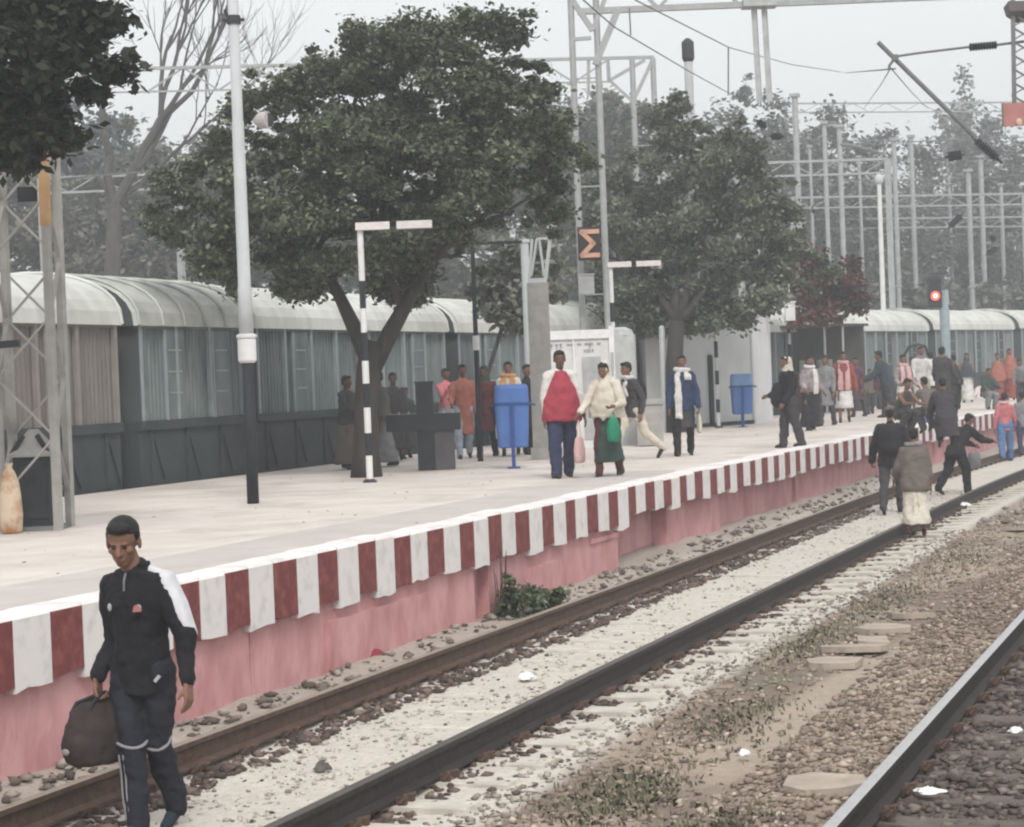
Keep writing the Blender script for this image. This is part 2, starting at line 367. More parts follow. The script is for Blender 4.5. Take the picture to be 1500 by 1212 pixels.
# grass tufts
def leafmat(name):
    if name in MC: return MC[name]
    m = mat(name, (.9, .9, .9), scale=1.6, var=.22, rnd=1, rough=.65); n = m.node_tree; b = n.nodes['Principled BSDF']
    tr = n.nodes.new('ShaderNodeBsdfTranslucent'); ms = n.nodes.new('ShaderNodeMixShader'); ms.inputs[0].default_value = .22
    src = b.inputs['Base Color'].links[0].from_socket
    n.links.new(src, tr.inputs[0]); out = n.nodes['Material Output']
    n.links.new(b.outputs[0], ms.inputs[1]); n.links.new(tr.outputs[0], ms.inputs[2]); n.links.new(ms.outputs[0], out.inputs[0]); return m
M_leaf = leafmat('leaves')
def leaves(lobes, n, size, cols, clump=.35, sub=7, droop=.35, hollow=.5):
    """lobes: (centre, (rx,ry,rz)); clumps ride on each lobe's shell, leaves fill the clumps"""
    vol = np.array([l[1][0]*l[1][2]+.3*l[1][1]*l[1][0] for l in lobes]); vol /= vol.sum(); Vs = []; Ts = []
    for l, w in zip(lobes, vol):
        c = np.array(l[0]); rr = np.array(l[1]); nl = int(n*w); nc = max(4, int(rr[0]*rr[2]*rr[1]**.5*sub/clump**2))
        d = RN.normal(size=(nc, 3)); d /= np.linalg.norm(d, axis=1)[:, None]
        q = hollow+(1-hollow)*RN.rand(nc, 1)**.6; q = q*(1+.20*RN.randn(nc, 1)*.8)
        cc = c+d*rr*q; cr_ = clump*(.35+1.1*RN.rand(nc)**1.5); ct = .72+.56*RN.rand(nc)
        k = RN.choice(nc, nl, p=(cr_**2)/(cr_**2).sum())
        e = RN.normal(size=(nl, 3)); e /= np.linalg.norm(e, axis=1)[:, None]; e[:, 2] *= .62
        far_ = np.where(RN.rand(nl) < .30, 1.0+1.1*RN.rand(nl), 1.0)
        P = cc[k]+e*(cr_[k]*far_*(RN.rand(nl)**.45))[:, None]
        ax = RN.normal(size=(nl, 3)); ax[:, 2] = ax[:, 2]*.45-droop+e[:, 2]*.2; ax += (cc[k]-c)/rr*.5; ax /= np.linalg.norm(ax, axis=1)[:, None]
        up = RN.normal(size=(nl, 3))*.55+np.array([0, 0, 1.]); sd = np.cross(ax, up); sd /= np.linalg.norm(sd, axis=1)[:, None]
        L = (size*(.6+.8*RN.rand(nl)))[:, None]; Wd = L*.30
        n_ = np.cross(sd, ax)
        V = np.stack([P-ax*L*.5, P+sd*Wd-n_*L*.06, P+ax*L*.5-n_*L*.12, P-sd*Wd-n_*L*.06], 1)
        Vs.append(V.reshape(-1, 3)); T = np.array(cols)[RN.randint(len(cols), size=nl)]*(ct[k]*(.8+.4*RN.rand(nl)))[:, None]
        Ts.append(np.repeat(T, 4, 0))
    return np.concatenate(Vs), np.concatenate(Ts)
def blades(P, h, spread, col, name, mtl):
    n = len(P); a = RN.rand(n)*6.283; l = h*(.5+RN.rand(n)); w = .004+.008*RN.rand(n)
    d = np.stack([np.cos(a), np.sin(a), np.zeros(n)], 1); s = np.stack([-np.sin(a), np.cos(a), np.zeros(n)], 1)
    b = RN.rand(n)*spread
    tip = P+d*(l*b)[:, None]+np.array([0, 0, 1])*(l*np.sqrt(np.clip(1-b**2, .1, 1)))[:, None]; mid = P+d*(l*b*.3)[:, None]+np.array([0, 0, 1])*(l*.6)[:, None]
    V = np.stack([P-s*w[:, None], P+s*w[:, None], mid+s*w[:, None]*.9, tip, mid-s*w[:, None]*.9], 1).reshape(-1, 3)
    t = np.repeat(np.array(col)[RN.randint(len(col), size=n)]*(.6+.7*RN.rand(n, 1)), 5, 0)
    return raw_mesh(name, V, 5, mtl, tint=t)
M_leaf = leafmat('leaves')
M_grass = mat('grass_blades', (.9, .9, .9), scale=3, var=.1, rnd=1)
pts = []
for (cx, cy, sx, sy, n) in [(-3.5, 11.2, .3, .7, 900), (-3.45, 13.6, .35, .9, 500), (-3.75, 17.5, .22, 1.3, 500), (-3.7, 21, .3, 1.6, 500), (-2.75, 10.2, .25, .5, 700), (-3.5, 25, .3, 2.0, 300)]:
    x, y = RN.normal(cx, sx*.6, n), RN.normal(cy, sy*.6, n); k = (x > -4.1) & (x < -2.3); x, y = x[k], y[k]
    pts.append(np.stack([x, y, ground_h(x, y)-.005], 1))
tag(link('grass', blades(np.concatenate(pts), .04, .9, [(.20, .19, .13), (.16, .165, .11), (.27, .24, .17)], 'grass', M_grass)), 'short dusty green grass and weeds on the strip between the two tracks', 'grass', kind='stuff')
# weed at the wall break
w = E('weed_clump', 'green leafy weed clump growing against the pink platform wall', 'plant', (-7.1, 19.7, .05))
Vw, Tw = leaves([((-7.05, 19.55, .16), (.16, .30, .20)), ((-6.98, 20.0, .10), (.20, .42, .15)), ((-7.1, 20.35, .10), (.13, .3, .13)), ((-7.12, 19.35, .36), (.06, .08, .22))], 5200, .055, [(.10, .135, .07), (.14, .17, .095), (.075, .10, .055), (.18, .20, .13)], clump=.09, sub=6)
link('foliage', raw_mesh('foliage', Vw, 4, M_leaf, tint=Tw, origin=(-7.1, 19.7, .05)), w)
mb = MB(); random.seed(3)
for k in range(7):
    p = Vector((-7.2, 19.1+.04*k, .1)); q = p+Vector((random.uniform(-.05, .08), random.uniform(-.05, .1), random.uniform(.25, .75))); mb.tube([p, (p+q)/2+Vector((0, .03, 0)), q], [.008, .006, .003], 5)
mb.build('stem', mat('dark_stem', (.05, .05, .035)), w)

# ------------------------------------------------------------------ platform
EX, BX, PZ = -7.31, -15.6, 1.02
M_pave = mat('platform_concrete', (.60, .535, .49), scale=1.1, col2=(.70, .64, .595), thr=(.38, .66), bump=.15, bscale=22)
mb = MB(); sweep(mb, 0, [(BX, -.2), (BX, PZ), (EX-.04, PZ), (EX-.04, .9), (EX-.6, .85), (EX-.6, -.2)], YS)
tag(mb.build('platform', M_pave), kind='structure')
n = M_pave.node_tree; b_ = n.nodes['Principled BSDF']; src_ = b_.inputs['Base Color'].links[0].from_socket
tc = n.nodes.new('ShaderNodeTexCoord'); br = n.nodes.new('ShaderNodeTexBrick'); br.inputs['Scale'].default_value = .42; br.inputs['Mortar Size'].default_value = .005; br.inputs['Mortar Smooth'].default_value = .6; br.offset = 0
br.inputs['Color1'].default_value = (1, 1, 1, 1); br.inputs['Color2'].default_value = (.955, .95, .945, 1); br.inputs['Mortar'].default_value = (.78, .76, .74, 1)
st_n = n.nodes.new('ShaderNodeTexNoise'); st_n.inputs['Scale'].default_value = .55; st_n.inputs['Detail'].default_value = 9; st_n.inputs['Roughness'].default_value = .72
st_r = n.nodes.new('ShaderNodeValToRGB'); st_r.color_ramp.elements[0].position = .34; st_r.color_ramp.elements[0].color = (.84, .82, .80, 1); st_r.color_ramp.elements[1].position = .5; st_r.color_ramp.elements[1].color = (1, 1, 1, 1)
m1 = n.nodes.new('ShaderNodeMixRGB'); m1.blend_type = 'MULTIPLY'; m1.inputs[0].default_value = .8; m2_ = n.nodes.new('ShaderNodeMixRGB'); m2_.blend_type = 'MULTIPLY'; m2_.inputs[0].default_value = 1
n.links.new(tc.outputs['Object'], br.inputs['Vector']); n.links.new(tc.outputs['Object'], st_n.inputs['Vector']); n.links.new(st_n.outputs[0], st_r.inputs[0])
n.links.new(src_, m1.inputs[1]); n.links.new(br.outputs[0], m1.inputs[2]); n.links.new(m1.outputs[0], m2_.inputs[1]); n.links.new(st_r.outputs[0], m2_.inputs[2]); n.links.new(m2_.outputs[0], b_.inputs['Base Color'])
# long paler and darker cement patches laid on the paving
M_patch = mat('grey_cement_screed', (.49, .445, .415), scale=1.4, col2=(.57, .525, .495), thr=(.4, .7), bump=.1)
mb = MB(); sweep(mb, 0, [(-8.75, PZ-.01), (-8.75, PZ+.004), (-7.72, PZ+.004), (-7.72, PZ-.01)], list(np.arange(9, 30, 1.5)))
tag(mb.build('platform_strip', M_patch), kind='structure')
pw = E('platform_wall', 'pink limewashed platform retaining wall under a red and white striped edge', 'wall', (EX, 6, 0))
mb = MB(); random.seed(5)
segs = [(4, 8.1, 0), (8.13, 14.15, 0), (14.17, 18.95, .0), (19.35, 23.75, .0)]
for a, b, o in segs: mb.box((EX-.30-o, (a+b)/2, .25), (.5, b-a, 1.5-.26))
mb.box((EX-.42, 19.15, .2), (.5, .6, 1.2))
y = 23.78
while y < 120:
    L = random.uniform(1.3, 3.2); o = random.choice([.1, .22, .3, .16]); ym = y+L/2
    mb.box((EX-.3-o+curve(ym), ym, .22), (.5, L-.015, 1.3), rz=-(curve(ym+1)-curve(ym))); y += L
mb.box((EX-.05, 20.95, .16), (.06, .9, .5)); mb.box((EX-.06, 23.2, .5), (.07, 1.1, .06)); mb.box((EX-.04, 16.6, .2), (.05, 2.2, .52))
mb.build('retaining_wall', M_pink, pw)
mb = MB(); y = 5.35; k = 0; P_ = .397; up_ = .045
while y < 120:
    ym = y+P_/2; c = curve(ym); col = 1 if k % 2 == 0 else 0
    if k % 2 == 1: up_ = .045+random.uniform(-.014, .014); pj = random.uniform(-.006, .010)
    if k == 0: pj = 0
    hgt = (.42 if y < 23.8 else .33)+(random.choice([.0, .01, .03, .05]) if col else random.uniform(-.02, .01)); z1 = PZ+up_-.002
    n = 3; pr = .010+pj+(.004 if col else 0)
    w0, w1 = y+random.uniform(-.012, .012), y+P_+random.uniform(-.012, .012)
    bot = [(w0+(w1-w0)*i/n, PZ-hgt+random.uniform(-.014, .014)) for i in range(n+1)]
    bv = .022
    mb.prism([Vector((0, a, z)) for a, z in bot+[(w1, z1-bv), (w0, z1-bv)]], (EX-.06+c, 0, 0), (EX+pr+c, 0, 0), m=col)
    d = .30+random.uniform(-.02, .02)
    mb.prism([Vector((EX+pr+c, 0, z1-bv-.001)), Vector((EX+pr-.018+c, 0, z1)), Vector((EX-d+.03+c, 0, z1)), Vector((EX-d+c, 0, PZ-.01)), Vector((EX-.05+c, 0, PZ-.01))], (0, w0+.001, 0), (0, w1-.001, 0), m=2 if col else 3)
    y += P_; k += 1
M_rim = mat('worn_white_rim_paint', (.70, .65, .64), scale=3, col2=(.84, .81, .80), thr=(.3, .6)); M_rim2 = mat('worn_white_rim_over_red', (.62, .53, .52), scale=4, col2=(.82, .78, .77), thr=(.25, .6))
mb.build('striped_coping', [M_red, M_stripe, M_rim, M_rim2], pw)

n_ = 420; gxx = RN.uniform(-15, -7.8, n_); gyy = 9+45*RN.rand(n_)**1.6
o = tag(link('grit', stones_mesh('grit', np.stack([gxx+np.where(gyy > 32, (gyy-32)**2/760, 0), gyy, np.full(n_, PZ+.003)], 1), .006+.014*RN.rand(n_)**3, M_stone, stint(n_, [(.25, .22, .2), (.4, .36, .32), (.5, .3, .2)], [.5, .4, .1]), .4)), 'scattered grit and scraps on the platform paving', 'grit', kind='stuff')
# ------------------------------------------------------------------ goods wagons
M_roof = mat('galvanised_wagon_roof', (.34, .35, .325), rough=.7, scale=1.8, col2=(.56, .57, .54), thr=(.32, .65), bump=.1)
M_roofw = mat('white_wagon_roof', (.46, .465, .43), rough=.7, scale=1.6, col2=(.66, .67, .63), thr=(.32, .62), stretch=(1, 1, .4))
M_wg = mat('grey_green_wagon_paint', (.10, .125, .13), scale=3, col2=(.23, .26, .262), thr=(.3, .68), bump=.2, stretch=(1, 1, .3))
M_wb = mat('faded_brown_wagon_paint', (.16, .145, .135), scale=2, col2=(.235, .215, .205), bump=.2, stretch=(1, 1, .3))
M_wd = mat('dark_wagon_underframe', (.040, .048, .053), scale=2, col2=(.066, .077, .082), bump=.3)
M_end = mat('gap_shade_wagon_end', (.075, .085, .088), scale=2, bump=.2)  # end faces darkened to paint the shade in the gaps between wagons
M_wl = mat('pale_wagon_rib_paint', (.30, .34, .35), scale=3); M_wbl = mat('pale_brown_rib_paint', (.27, .245, .235), scale=3)
def curvet(y): return 0.0 if y < 32 else (y-32)**2/430.0
def wagon(y0, y1, label, body, rib, roofm, ribs=True, hi=0):
    ym = (y0+y1)/2; L = y1-y0; sl = (curvet(ym+1)-curvet(ym-1))/2
    t = E('goods_wagon', label, 'goods wagon', (-17.3+curvet(ym), ym, 0), 'covered goods wagons standing behind the platform', -math.atan(sl))
    zb, ze, zr, hw = 1.95, 3.43+hi, 4.25+hi, 1.55
    b = MB(); b.box((0, 0, (zb+ze)/2), (hw*2-.1, L-.1, ze-zb)); n = int(L/.115)      # corrugated sheet
    for i in range(n):
        y = -L/2+(i+.5)*L/n
        b.prism([Vector((hw-.06, y-.035, 0)), Vector((hw-.025, y-.015, 0)), Vector((hw-.025, y+.015, 0)), Vector((hw-.06, y+.035, 0))], (0, 0, zb), (0, 0, ze-.06))
    b.box((hw-.02, 0, ze-.03), (.08, L, .06))
    b.build('body', body, t, local=True)
    y = -L/2+.06; p = MB(); p.box((0, 0, 0), (.07, .07, ze-zb-.02)); po = p.build('post', rib, t, local=True); po.location = (hw, y, (zb+ze)/2); st_ = (L-.12)/max(2, round(L/1.05)); y += st_
    while y < L/2: q = po.copy(); C.objects.link(q); q.location = (hw, y, (zb+ze)/2); y += st_
    for dy in ([-L*.30, L*.02, L*.33] if L > 6 else [-L*.18, L*.27]):
        d = MB(); d.box((hw-.005, dy, (zb+ze)/2-.02), (.06, .62, ze-zb-.1))
        for zz in (.3, .52, .74): d.box((hw+.030, dy, zb+(ze-zb)*zz), (.012, .40, .026), m=1)
        d.box((hw+.03, dy-.3, (zb+ze)/2-.02), (.04, .035, ze-zb-.1), m=1); d.build('door', [M_wd if body is M_wg and (y0*7) % 2 < .6 else body, rib], t, local=True)
    r = MB(); ns = 16; prof = []
    for i in range(ns+1):
        a = math.pi*i/ns; prof.append(((hw+.07)*math.cos(a), (zr-ze)*math.sin(a)**.85))
    rings = []; yy = [-L/2-.12, -L/2-.08, L/2+.08, L/2+.12]; sc = [.97, 1, 1, .97]
    for y, s_ in zip(yy, sc): rings.append([Vector((x*s_, y, ze-.02+z*s_)) for x, z in prof])
    vs = [v for q in rings for v in q]; m_ = ns+1; fs = []
    for i in range(3):
        for k in range(ns): fs.append((i*m_+k, i*m_+k+1, (i+1)*m_+k+1, (i+1)*m_+k))
    r.add(vs, fs); r.add(vs, [tuple(range(m_))[::-1], tuple(3*m_+k for k in range(m_))], m=1)
    rib_y = [-L/2-.05, L/2+.05]+([-L/2+(i+1)*L/5 for i in range(4)] if ribs else [])
    for y in rib_y: r.tube([Vector((x*1.006, y, ze+z*1.006)) for x, z in prof], .028, 6)
    r.build('roof', [roofm, M_end], t, local=True, smooth=False)
    for sy in (-1, 1): ew = MB(); ew.box((0, sy*(L/2-.035), (zb+ze)/2), (hw*2+.03, .06, ze-zb-.01)); ew.build('end_wall', M_end, t, local=True)
    u = MB(); u.box((0, 0, (zb+.78)/2), (hw*2-.02, L+.05, zb-.78-.01)); u.box((hw-.01, 0, zb-.03), (.1, L+.1, .14)); y = -L/2+.3
    while y < L/2: u.box((hw+.01, y, 1.45), (.05, .06, .8)); u.bar((hw+.02, y, 1.85), (hw+.02, y+.35, 1.1), .03); y += 1.1
    u.build('underframe', M_wd, t, local=True)
    for dy in (-L*.32, L*.32):
        g = MB()
        for ax in (-.55, .55):
            for sx in (-.84, .84): g.tube([(sx-.06, dy+ax*min(1, L/6), .66), (sx+.06, dy+ax*min(1, L/6), .66)], .46, 20)
            g.tube([(-.95, dy+ax*min(1, L/6), .66), (.95, dy+ax*min(1, L/6), .66)], .07, 8)
        g.box((0, dy, .72), (1.9, 1.2, .1)); g.build('bogie', M_wd, t, local=True)
    return t
wagon(17.0, 26.5, 'faded brown covered wagon at the left edge, behind the lattice mast', M_wb, M_wbl, M_roofw, False)
wagon(27.1, 30.45, 'short grey wagon with a ribbed arched roof just left of the tall light pole', M_wg, M_wl, M_roof, True)
wagon(31.0, 39.2, 'grey wagon with a white roof between the light pole and the dark tree trunk', M_wg, M_wl, M_roofw, False)
wagon(39.9, 48.3, 'grey wagon seen behind the people in orange and the blue bin', M_wg, M_wl, M_roofw, False)
wl = ['grey wagon mostly hidden behind the white kiosk and concrete pillar', 'grey wagon hidden behind the grey platform building', 'pale roofed wagon behind the small stall with dark red foliage', 'pale roofed wagon just right of the dark red foliage', 'pale roofed wagon behind the red signal', 'pale roofed wagon behind the person with a triangular dark shawl', 'farthest pale roofed wagon at the right edge']
for k in range(7):
    wagon(49.0+k*9.1, 57.4+k*9.1, wl[k], M_wg, M_wl, M_roofw, False, hi=.05+.05*k)

# ================================================================== TREES
M_bark = mat('dark_bark', (.045, .038, .034), scale=6, var=.35, bump=.8, bscale=18, stretch=(1, 1, .3))
M_barkh = mat('grey_bark', (.085, .082, .078), scale=5, var=.25, bump=.4)
def limb(mb, p, q, r0, r1, wob=.08, n=6):
    p, q = Vector(p), Vector(q); L = (q-p).length; pts = []; rad = []
    for i in range(n+1):
        t = i/n; v = p.lerp(q, t); s = math.sin(math.pi*t)*wob*L
        pts.append(v+Vector((random.uniform(-1, 1)*s, random.uniform(-1, 1)*s, random.uniform(-.6, 1)*s*.6))); rad.append(r0+(r1-r0)*t)
    mb.tube(pts, rad, 8); return pts
def tree(name, label, trunk, lobes, n, size, cols, group=None, bark=M_bark, clump=.35, sub=7, limbs=14, cat='tree', droop=.35, hollow=.5, r0=.2, forks=None):
    if forks and r0 == 1: limb_forks = [Vector(v) for v in forks]
    base = Vector(trunk[0][0]); t = E(name, label, cat, base, group)
    mb = MB(); mb.tube([p for p, r in trunk], [r for p, r in trunk], 12)
    top, rtop = Vector(trunk[-1][0]), trunk[-1][1]
    for i in range(limbs):
        l = lobes[i % len(lobes)]; c = Vector(l[0]); q = c+Vector((random.uniform(-.6, .6)*l[1][0], random.uniform(-.6, .6)*l[1][1], random.uniform(-.5, .6)*l[1][2]))
        st_ = top if not forks else min([Vector(v) for v in forks], key=lambda v: (v-q).length)
        pts = limb(mb, st_, q, rtop*(.42 if not forks else .34), .012, .10)
        for k in range(3):
            s = pts[random.randint(2, 5)]; limb(mb, s, s+Vector((random.uniform(-1, 1), random.uniform(-1, 1), random.uniform(-.2, 1)))*l[1][2]*.7, rtop*.16, .008, .1, 4)
    if forks and r0 == 1:
        for v in limb_forks: limb(mb, top, v, rtop*.6, rtop*.34, .06)
    mb.build('trunk', bark, t, smooth=True)
    V, T = leaves(lobes, n, size, cols, clump, sub, droop, hollow)
    link('crown', raw_mesh('crown', V, 4, M_leaf, tint=T, origin=wloc(t)), t); return t
def L_(d, *ls):                      # lobes given on the picture plane at depth d, in metres
    out = []
    for px, py, rx, ry, dd in ls:
        c = ad(px, py, d+dd); s = d/F; out.append((tuple(c), (rx*s, max(rx, ry)*s*.85, ry*s)))
    return out
G1 = [(.095, .118, .072), (.145, .168, .105), (.055, .072, .046), (.225, .24, .155)]
GD = [(.028, .035, .023), (.04, .048, .03), (.02, .026, .018), (.055, .06, .04)]
random.seed(21)
b = onz(537, 699, PZ); D = 31.2
top = ad(548, 470, D)
tree('shade_tree', 'large dark leafy tree spreading over the platform from a thick forked trunk', [(b-Vector((0, 0, .1)), .26), (b+Vector((.0, 0, .35)), .20), (b+Vector((.02, .02, 1.0)), .175), (ad(540, 540, D), .185), (ad(548, 500, D), .20)],
     L_(D, (600, 150, 200, 100, 0), (480, 190, 120, 100, 0), (750, 200, 115, 95, .4), (640, 250, 170, 80, -1.0), (430, 280, 130, 90, -.3), (300, 300, 85, 95, .5), (400, 380, 100, 65, 0), (290, 365, 50, 50, .3), (540, 330, 130, 75, -.6), (700, 300, 130, 60, .2),
        (640, 370, 90, 45, .3), (600, 90, 120, 55, .5), (490, 80, 60, 45, .2), (755, 40, 25, 35, .3), (797, 290, 46, 60, .6), (830, 205, 42, 55, 0), (580, 420, 60, 35, .8), (470, 400, 70, 45, .5), (690, 70, 55, 45, .2), (600, 32, 16, 25, 0), (690, 30, 18, 30, .3), (525, 50, 26, 24, .2), (640, 42, 24, 26, 0), (725, 55, 26, 30, .4), (790, 100, 34, 34, 0), (375, 130, 34, 34, 0), (345, 200, 40, 36, .2), (235, 320, 26, 26, 0), (440, 120, 50, 45, .4), (250, 260, 30, 30, .2)),
     150000, .095, G1, limbs=22, forks=[ad(470, 385, D), ad(635, 375, D), ad(555, 370, D)], clump=.22, sub=1.8, hollow=.42)
mb = MB(); t_ = [o for o in C.objects if o.name.startswith('shade_tree')][0]
for q, rr in (((500, 440), .125), ((604, 430), .135)):
    mb.tube([ad(545, 545, D), ad(545+(q[0]-545)*.45, 545+(q[1]-545)*.5, D), ad(q[0], q[1], D), ad(470 if q[0] < 545 else 635, 380, D)], [.13, rr, rr*.75, rr*.5], 10)
mb.tube([ad(590, 450, D), ad(570, 410, D), ad(555, 368, D)], [.09, .07, .05], 8); mb.build('fork', M_bark, t_, smooth=True)
# dark tree at the top left, nearer
b = onz(-190, 760, PZ)
tree('shade_tree', 'dark tree whose crown hangs into the top left corner', [(b, .2), (ad(-185, 500, 19), .17), (ad(-170, 330, 19), .15)],
     L_(19, (10, 60, 105, 110, 0), (70, 40, 80, 60, .3), (95, 130, 60, 55, 0), (20, 190, 75, 60, .2), (-100, 120, 110, 130, 0), (120, 25, 60, 30, 0), (60, 215, 40, 35, 0), (140, 120, 35, 25, 0)), 26000, .115, GD, clump=.20, sub=2.6, limbs=14)
# second tree right of centre, hazier, with the twin masts in front
G2 = [(.14, .162, .118), (.19, .21, .152), (.10, .12, .088), (.26, .275, .20)]  # leaf greens lightened, haze put into the colour
b = onz(1000, 640, PZ); b = Vector((-12.9, 46.6, PZ)); D2 = 49.5
tree('shade_tree', 'grey green leafy tree behind the twin posts of the sigma sign', [(b, .25), (b+Vector((0, 0, 1.6)), .2), (b+Vector((.1, 0, 2.6)), .18)],
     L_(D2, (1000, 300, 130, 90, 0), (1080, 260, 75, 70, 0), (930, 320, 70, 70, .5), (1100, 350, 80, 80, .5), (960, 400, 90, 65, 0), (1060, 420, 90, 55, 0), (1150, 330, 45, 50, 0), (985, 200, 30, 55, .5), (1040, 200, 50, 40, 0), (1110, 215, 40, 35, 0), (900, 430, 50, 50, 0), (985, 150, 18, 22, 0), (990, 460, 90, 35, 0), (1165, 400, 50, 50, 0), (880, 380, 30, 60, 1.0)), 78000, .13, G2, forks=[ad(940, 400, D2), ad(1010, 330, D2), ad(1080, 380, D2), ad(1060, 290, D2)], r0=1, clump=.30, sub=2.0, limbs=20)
b = onz(1205, 600, PZ)
tree('flowering_bush', 'bushy tree with dark red foliage over the small stall', [(b, .12), (b+Vector((0, 0, 1.2)), .1), (b+Vector((0, 0, 2.0)), .09)],
     L_(60, (1200, 420, 65, 45, 0), (1165, 400, 45, 40, 0), (1240, 410, 32, 45, 0), (1180, 455, 50, 22, 0), (1230, 450, 35, 25, 0)), 9000, .16, [(.15, .055, .06), (.10, .045, .05), (.22, .06, .065), (.08, .07, .055)], clump=.3, sub=2.6, limbs=10)
b = Vector((-14.6, 38.2, PZ))
tree('pale_sapling', 'pale dusty sapling with a thin stem beside the pale straight pole', [(b, .05), (b+Vector((.1, 0, 1.2)), .045), (ad(745, 450, 41), .04)],
     L_(41, (735, 400, 45, 40, 0), (755, 440, 30, 45, 0), (715, 430, 25, 40, 0), (745, 470, 35, 28, 0), (800, 390, 25, 45, .5)), 5200, .17, [(.20, .21, .17), (.26, .27, .22), (.13, .14, .11)], clump=.22, sub=2.8, limbs=8)

# background wood: hazy separate trees
def bgtree(px, pyt, w, h, d, n, label, cols, size=.42, gl='trees in the haze behind the train'):
    base = onz(px, 640, 0); base = ad(px, 606, d); base.z = 0
    tz = ad(px, pyt+h*.55, d)
    ls = [(px, pyt+h*.5, w*.5, h*.42, 0)]
    for k in range(6):
        ls.append((px+random.uniform(-.38, .38)*w, pyt+h*random.uniform(.22, .85), w*random.uniform(.2, .34), h*random.uniform(.16, .28), random.uniform(-1, 1)))
    for k in range(3): ls.append((px+random.uniform(-.3, .3)*w, pyt+h*random.uniform(.02, .15), w*random.uniform(.07, .13), h*random.uniform(.06, .1), 0))
    return tree('background_tree', label, [(base, .35), (base.lerp(tz, .5), .28), (tz, .2)], L_(d, *ls), n, size, cols, gl, M_barkh, clump=.75, sub=2.0, limbs=7, hollow=.3)
GB = [(.175, .177, .15), (.215, .217, .185), (.135, .139, .117)]
GB2 = [(.20, .215, .20), (.245, .26, .24), (.16, .175, .165)]  # paler foliage colours standing in for part of the distance haze
bgs = [(-30, 230, 260, 330, 85, 'dull grey green tree behind the brown wagon, at the left edge', GB), (130, 262, 260, 260, 88, 'dull grey green tree behind the lattice mast and orange band', GB), (265, 190, 240, 330, 84, 'grey olive tree left of the tall light pole, under the bare branches', GB),
       (420, 200, 240, 330, 92, 'tree glimpsed low behind the shade tree crown, right of the light pole', GB), (620, 240, 240, 300, 95, 'tree glimpsed through the middle of the large shade tree', GB), (800, 150, 220, 360, 95, 'tree behind the right end of the large shade tree crown', GB),
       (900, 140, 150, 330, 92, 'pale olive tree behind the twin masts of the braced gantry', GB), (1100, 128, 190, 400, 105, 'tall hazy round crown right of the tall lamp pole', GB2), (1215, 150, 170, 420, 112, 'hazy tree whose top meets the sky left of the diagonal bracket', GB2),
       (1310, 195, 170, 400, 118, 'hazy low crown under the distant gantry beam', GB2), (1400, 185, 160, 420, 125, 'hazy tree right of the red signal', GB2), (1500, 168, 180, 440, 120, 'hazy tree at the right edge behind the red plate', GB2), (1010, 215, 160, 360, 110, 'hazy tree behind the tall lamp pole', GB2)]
random.seed(31)
for (px, pyt, w, h, d, lb, cols) in bgs: bgtree(px, pyt, w, h, d, 20000, lb, cols, .31)
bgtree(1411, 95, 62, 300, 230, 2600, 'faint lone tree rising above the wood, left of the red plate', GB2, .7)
# understorey hiding the horizon
V, T = leaves([(tuple(ad(x, 500+20*math.sin(x), 100+(x/60) % 7)), (6, 2.5, 3.6)) for x in range(-200, 1751, 105)], 26000, .5, GB, clump=1.2, sub=2.0)
tag(link('undergrowth', raw_mesh('undergrowth', V, 4, M_leaf, tint=T)), 'dense hazy scrub along the far side of the wagons', 'scrub', kind='stuff')

# bare tree
random.seed(44)
bt = E('bare_tree', 'leafless grey tree with many fine branches reaching into the sky at the upper left', 'tree', tuple(Vector((ad(140, 606, 62).x, ad(140, 606, 62).y, 0))))
mb = MB()
def branch(p, d, L, r, depth):
    n = 5; pts = [p]; dd = d.normalized()
    for i in range(n):
        dd = (dd+Vector((random.uniform(-1, 1), random.uniform(-.5, .5), random.uniform(-.5, .9)))*.19).normalized(); pts.append(pts[-1]+dd*L/n)
    mb.tube(pts, [r*(1-.5*i/n) for i in range(n+1)], 6 if depth else 5)
    if depth <= 0: return
    for k in range(3 if depth > 1 else 4):
        i = random.randint(2, n); nd = (dd+Vector((random.uniform(-1, 1), random.uniform(-.6, .6), random.uniform(-.35, .8)))*.75)
        branch(pts[i], nd, L*random.uniform(.6, .85), r*.52, depth-1)
p0 = wloc(bt); pf = ad(168, 300, 62); mb.tube([p0, p0.lerp(pf, .6)+Vector((.1, 0, 0)), pf], [.3, .26, .22], 10)
for q, rr, L in (((150, 160), .15, 2.6), ((235, 175), .17, 2.6), ((300, 100), .10, 2.4), ((265, 215), .08, 2.2), ((110, 210), .08, 2.0)):
    e = ad(q[0], q[1], 62); limb(mb, pf, e, rr, rr*.7, .04)
    d = (e-pf).normalized(); 
    for k in range(3): branch(e, (d+Vector((random.uniform(-.5, .5), 0, random.uniform(0, .6)))), L, rr*.5, 3)
mb.build('branches', M_barkh, bt)
bgtree(120, 128, 130, 330, 95, 9000, 'blue grey hazy tree behind the lower limbs of the bare tree', [(.16, .19, .20), (.19, .22, .23), (.13, .155, .165)])

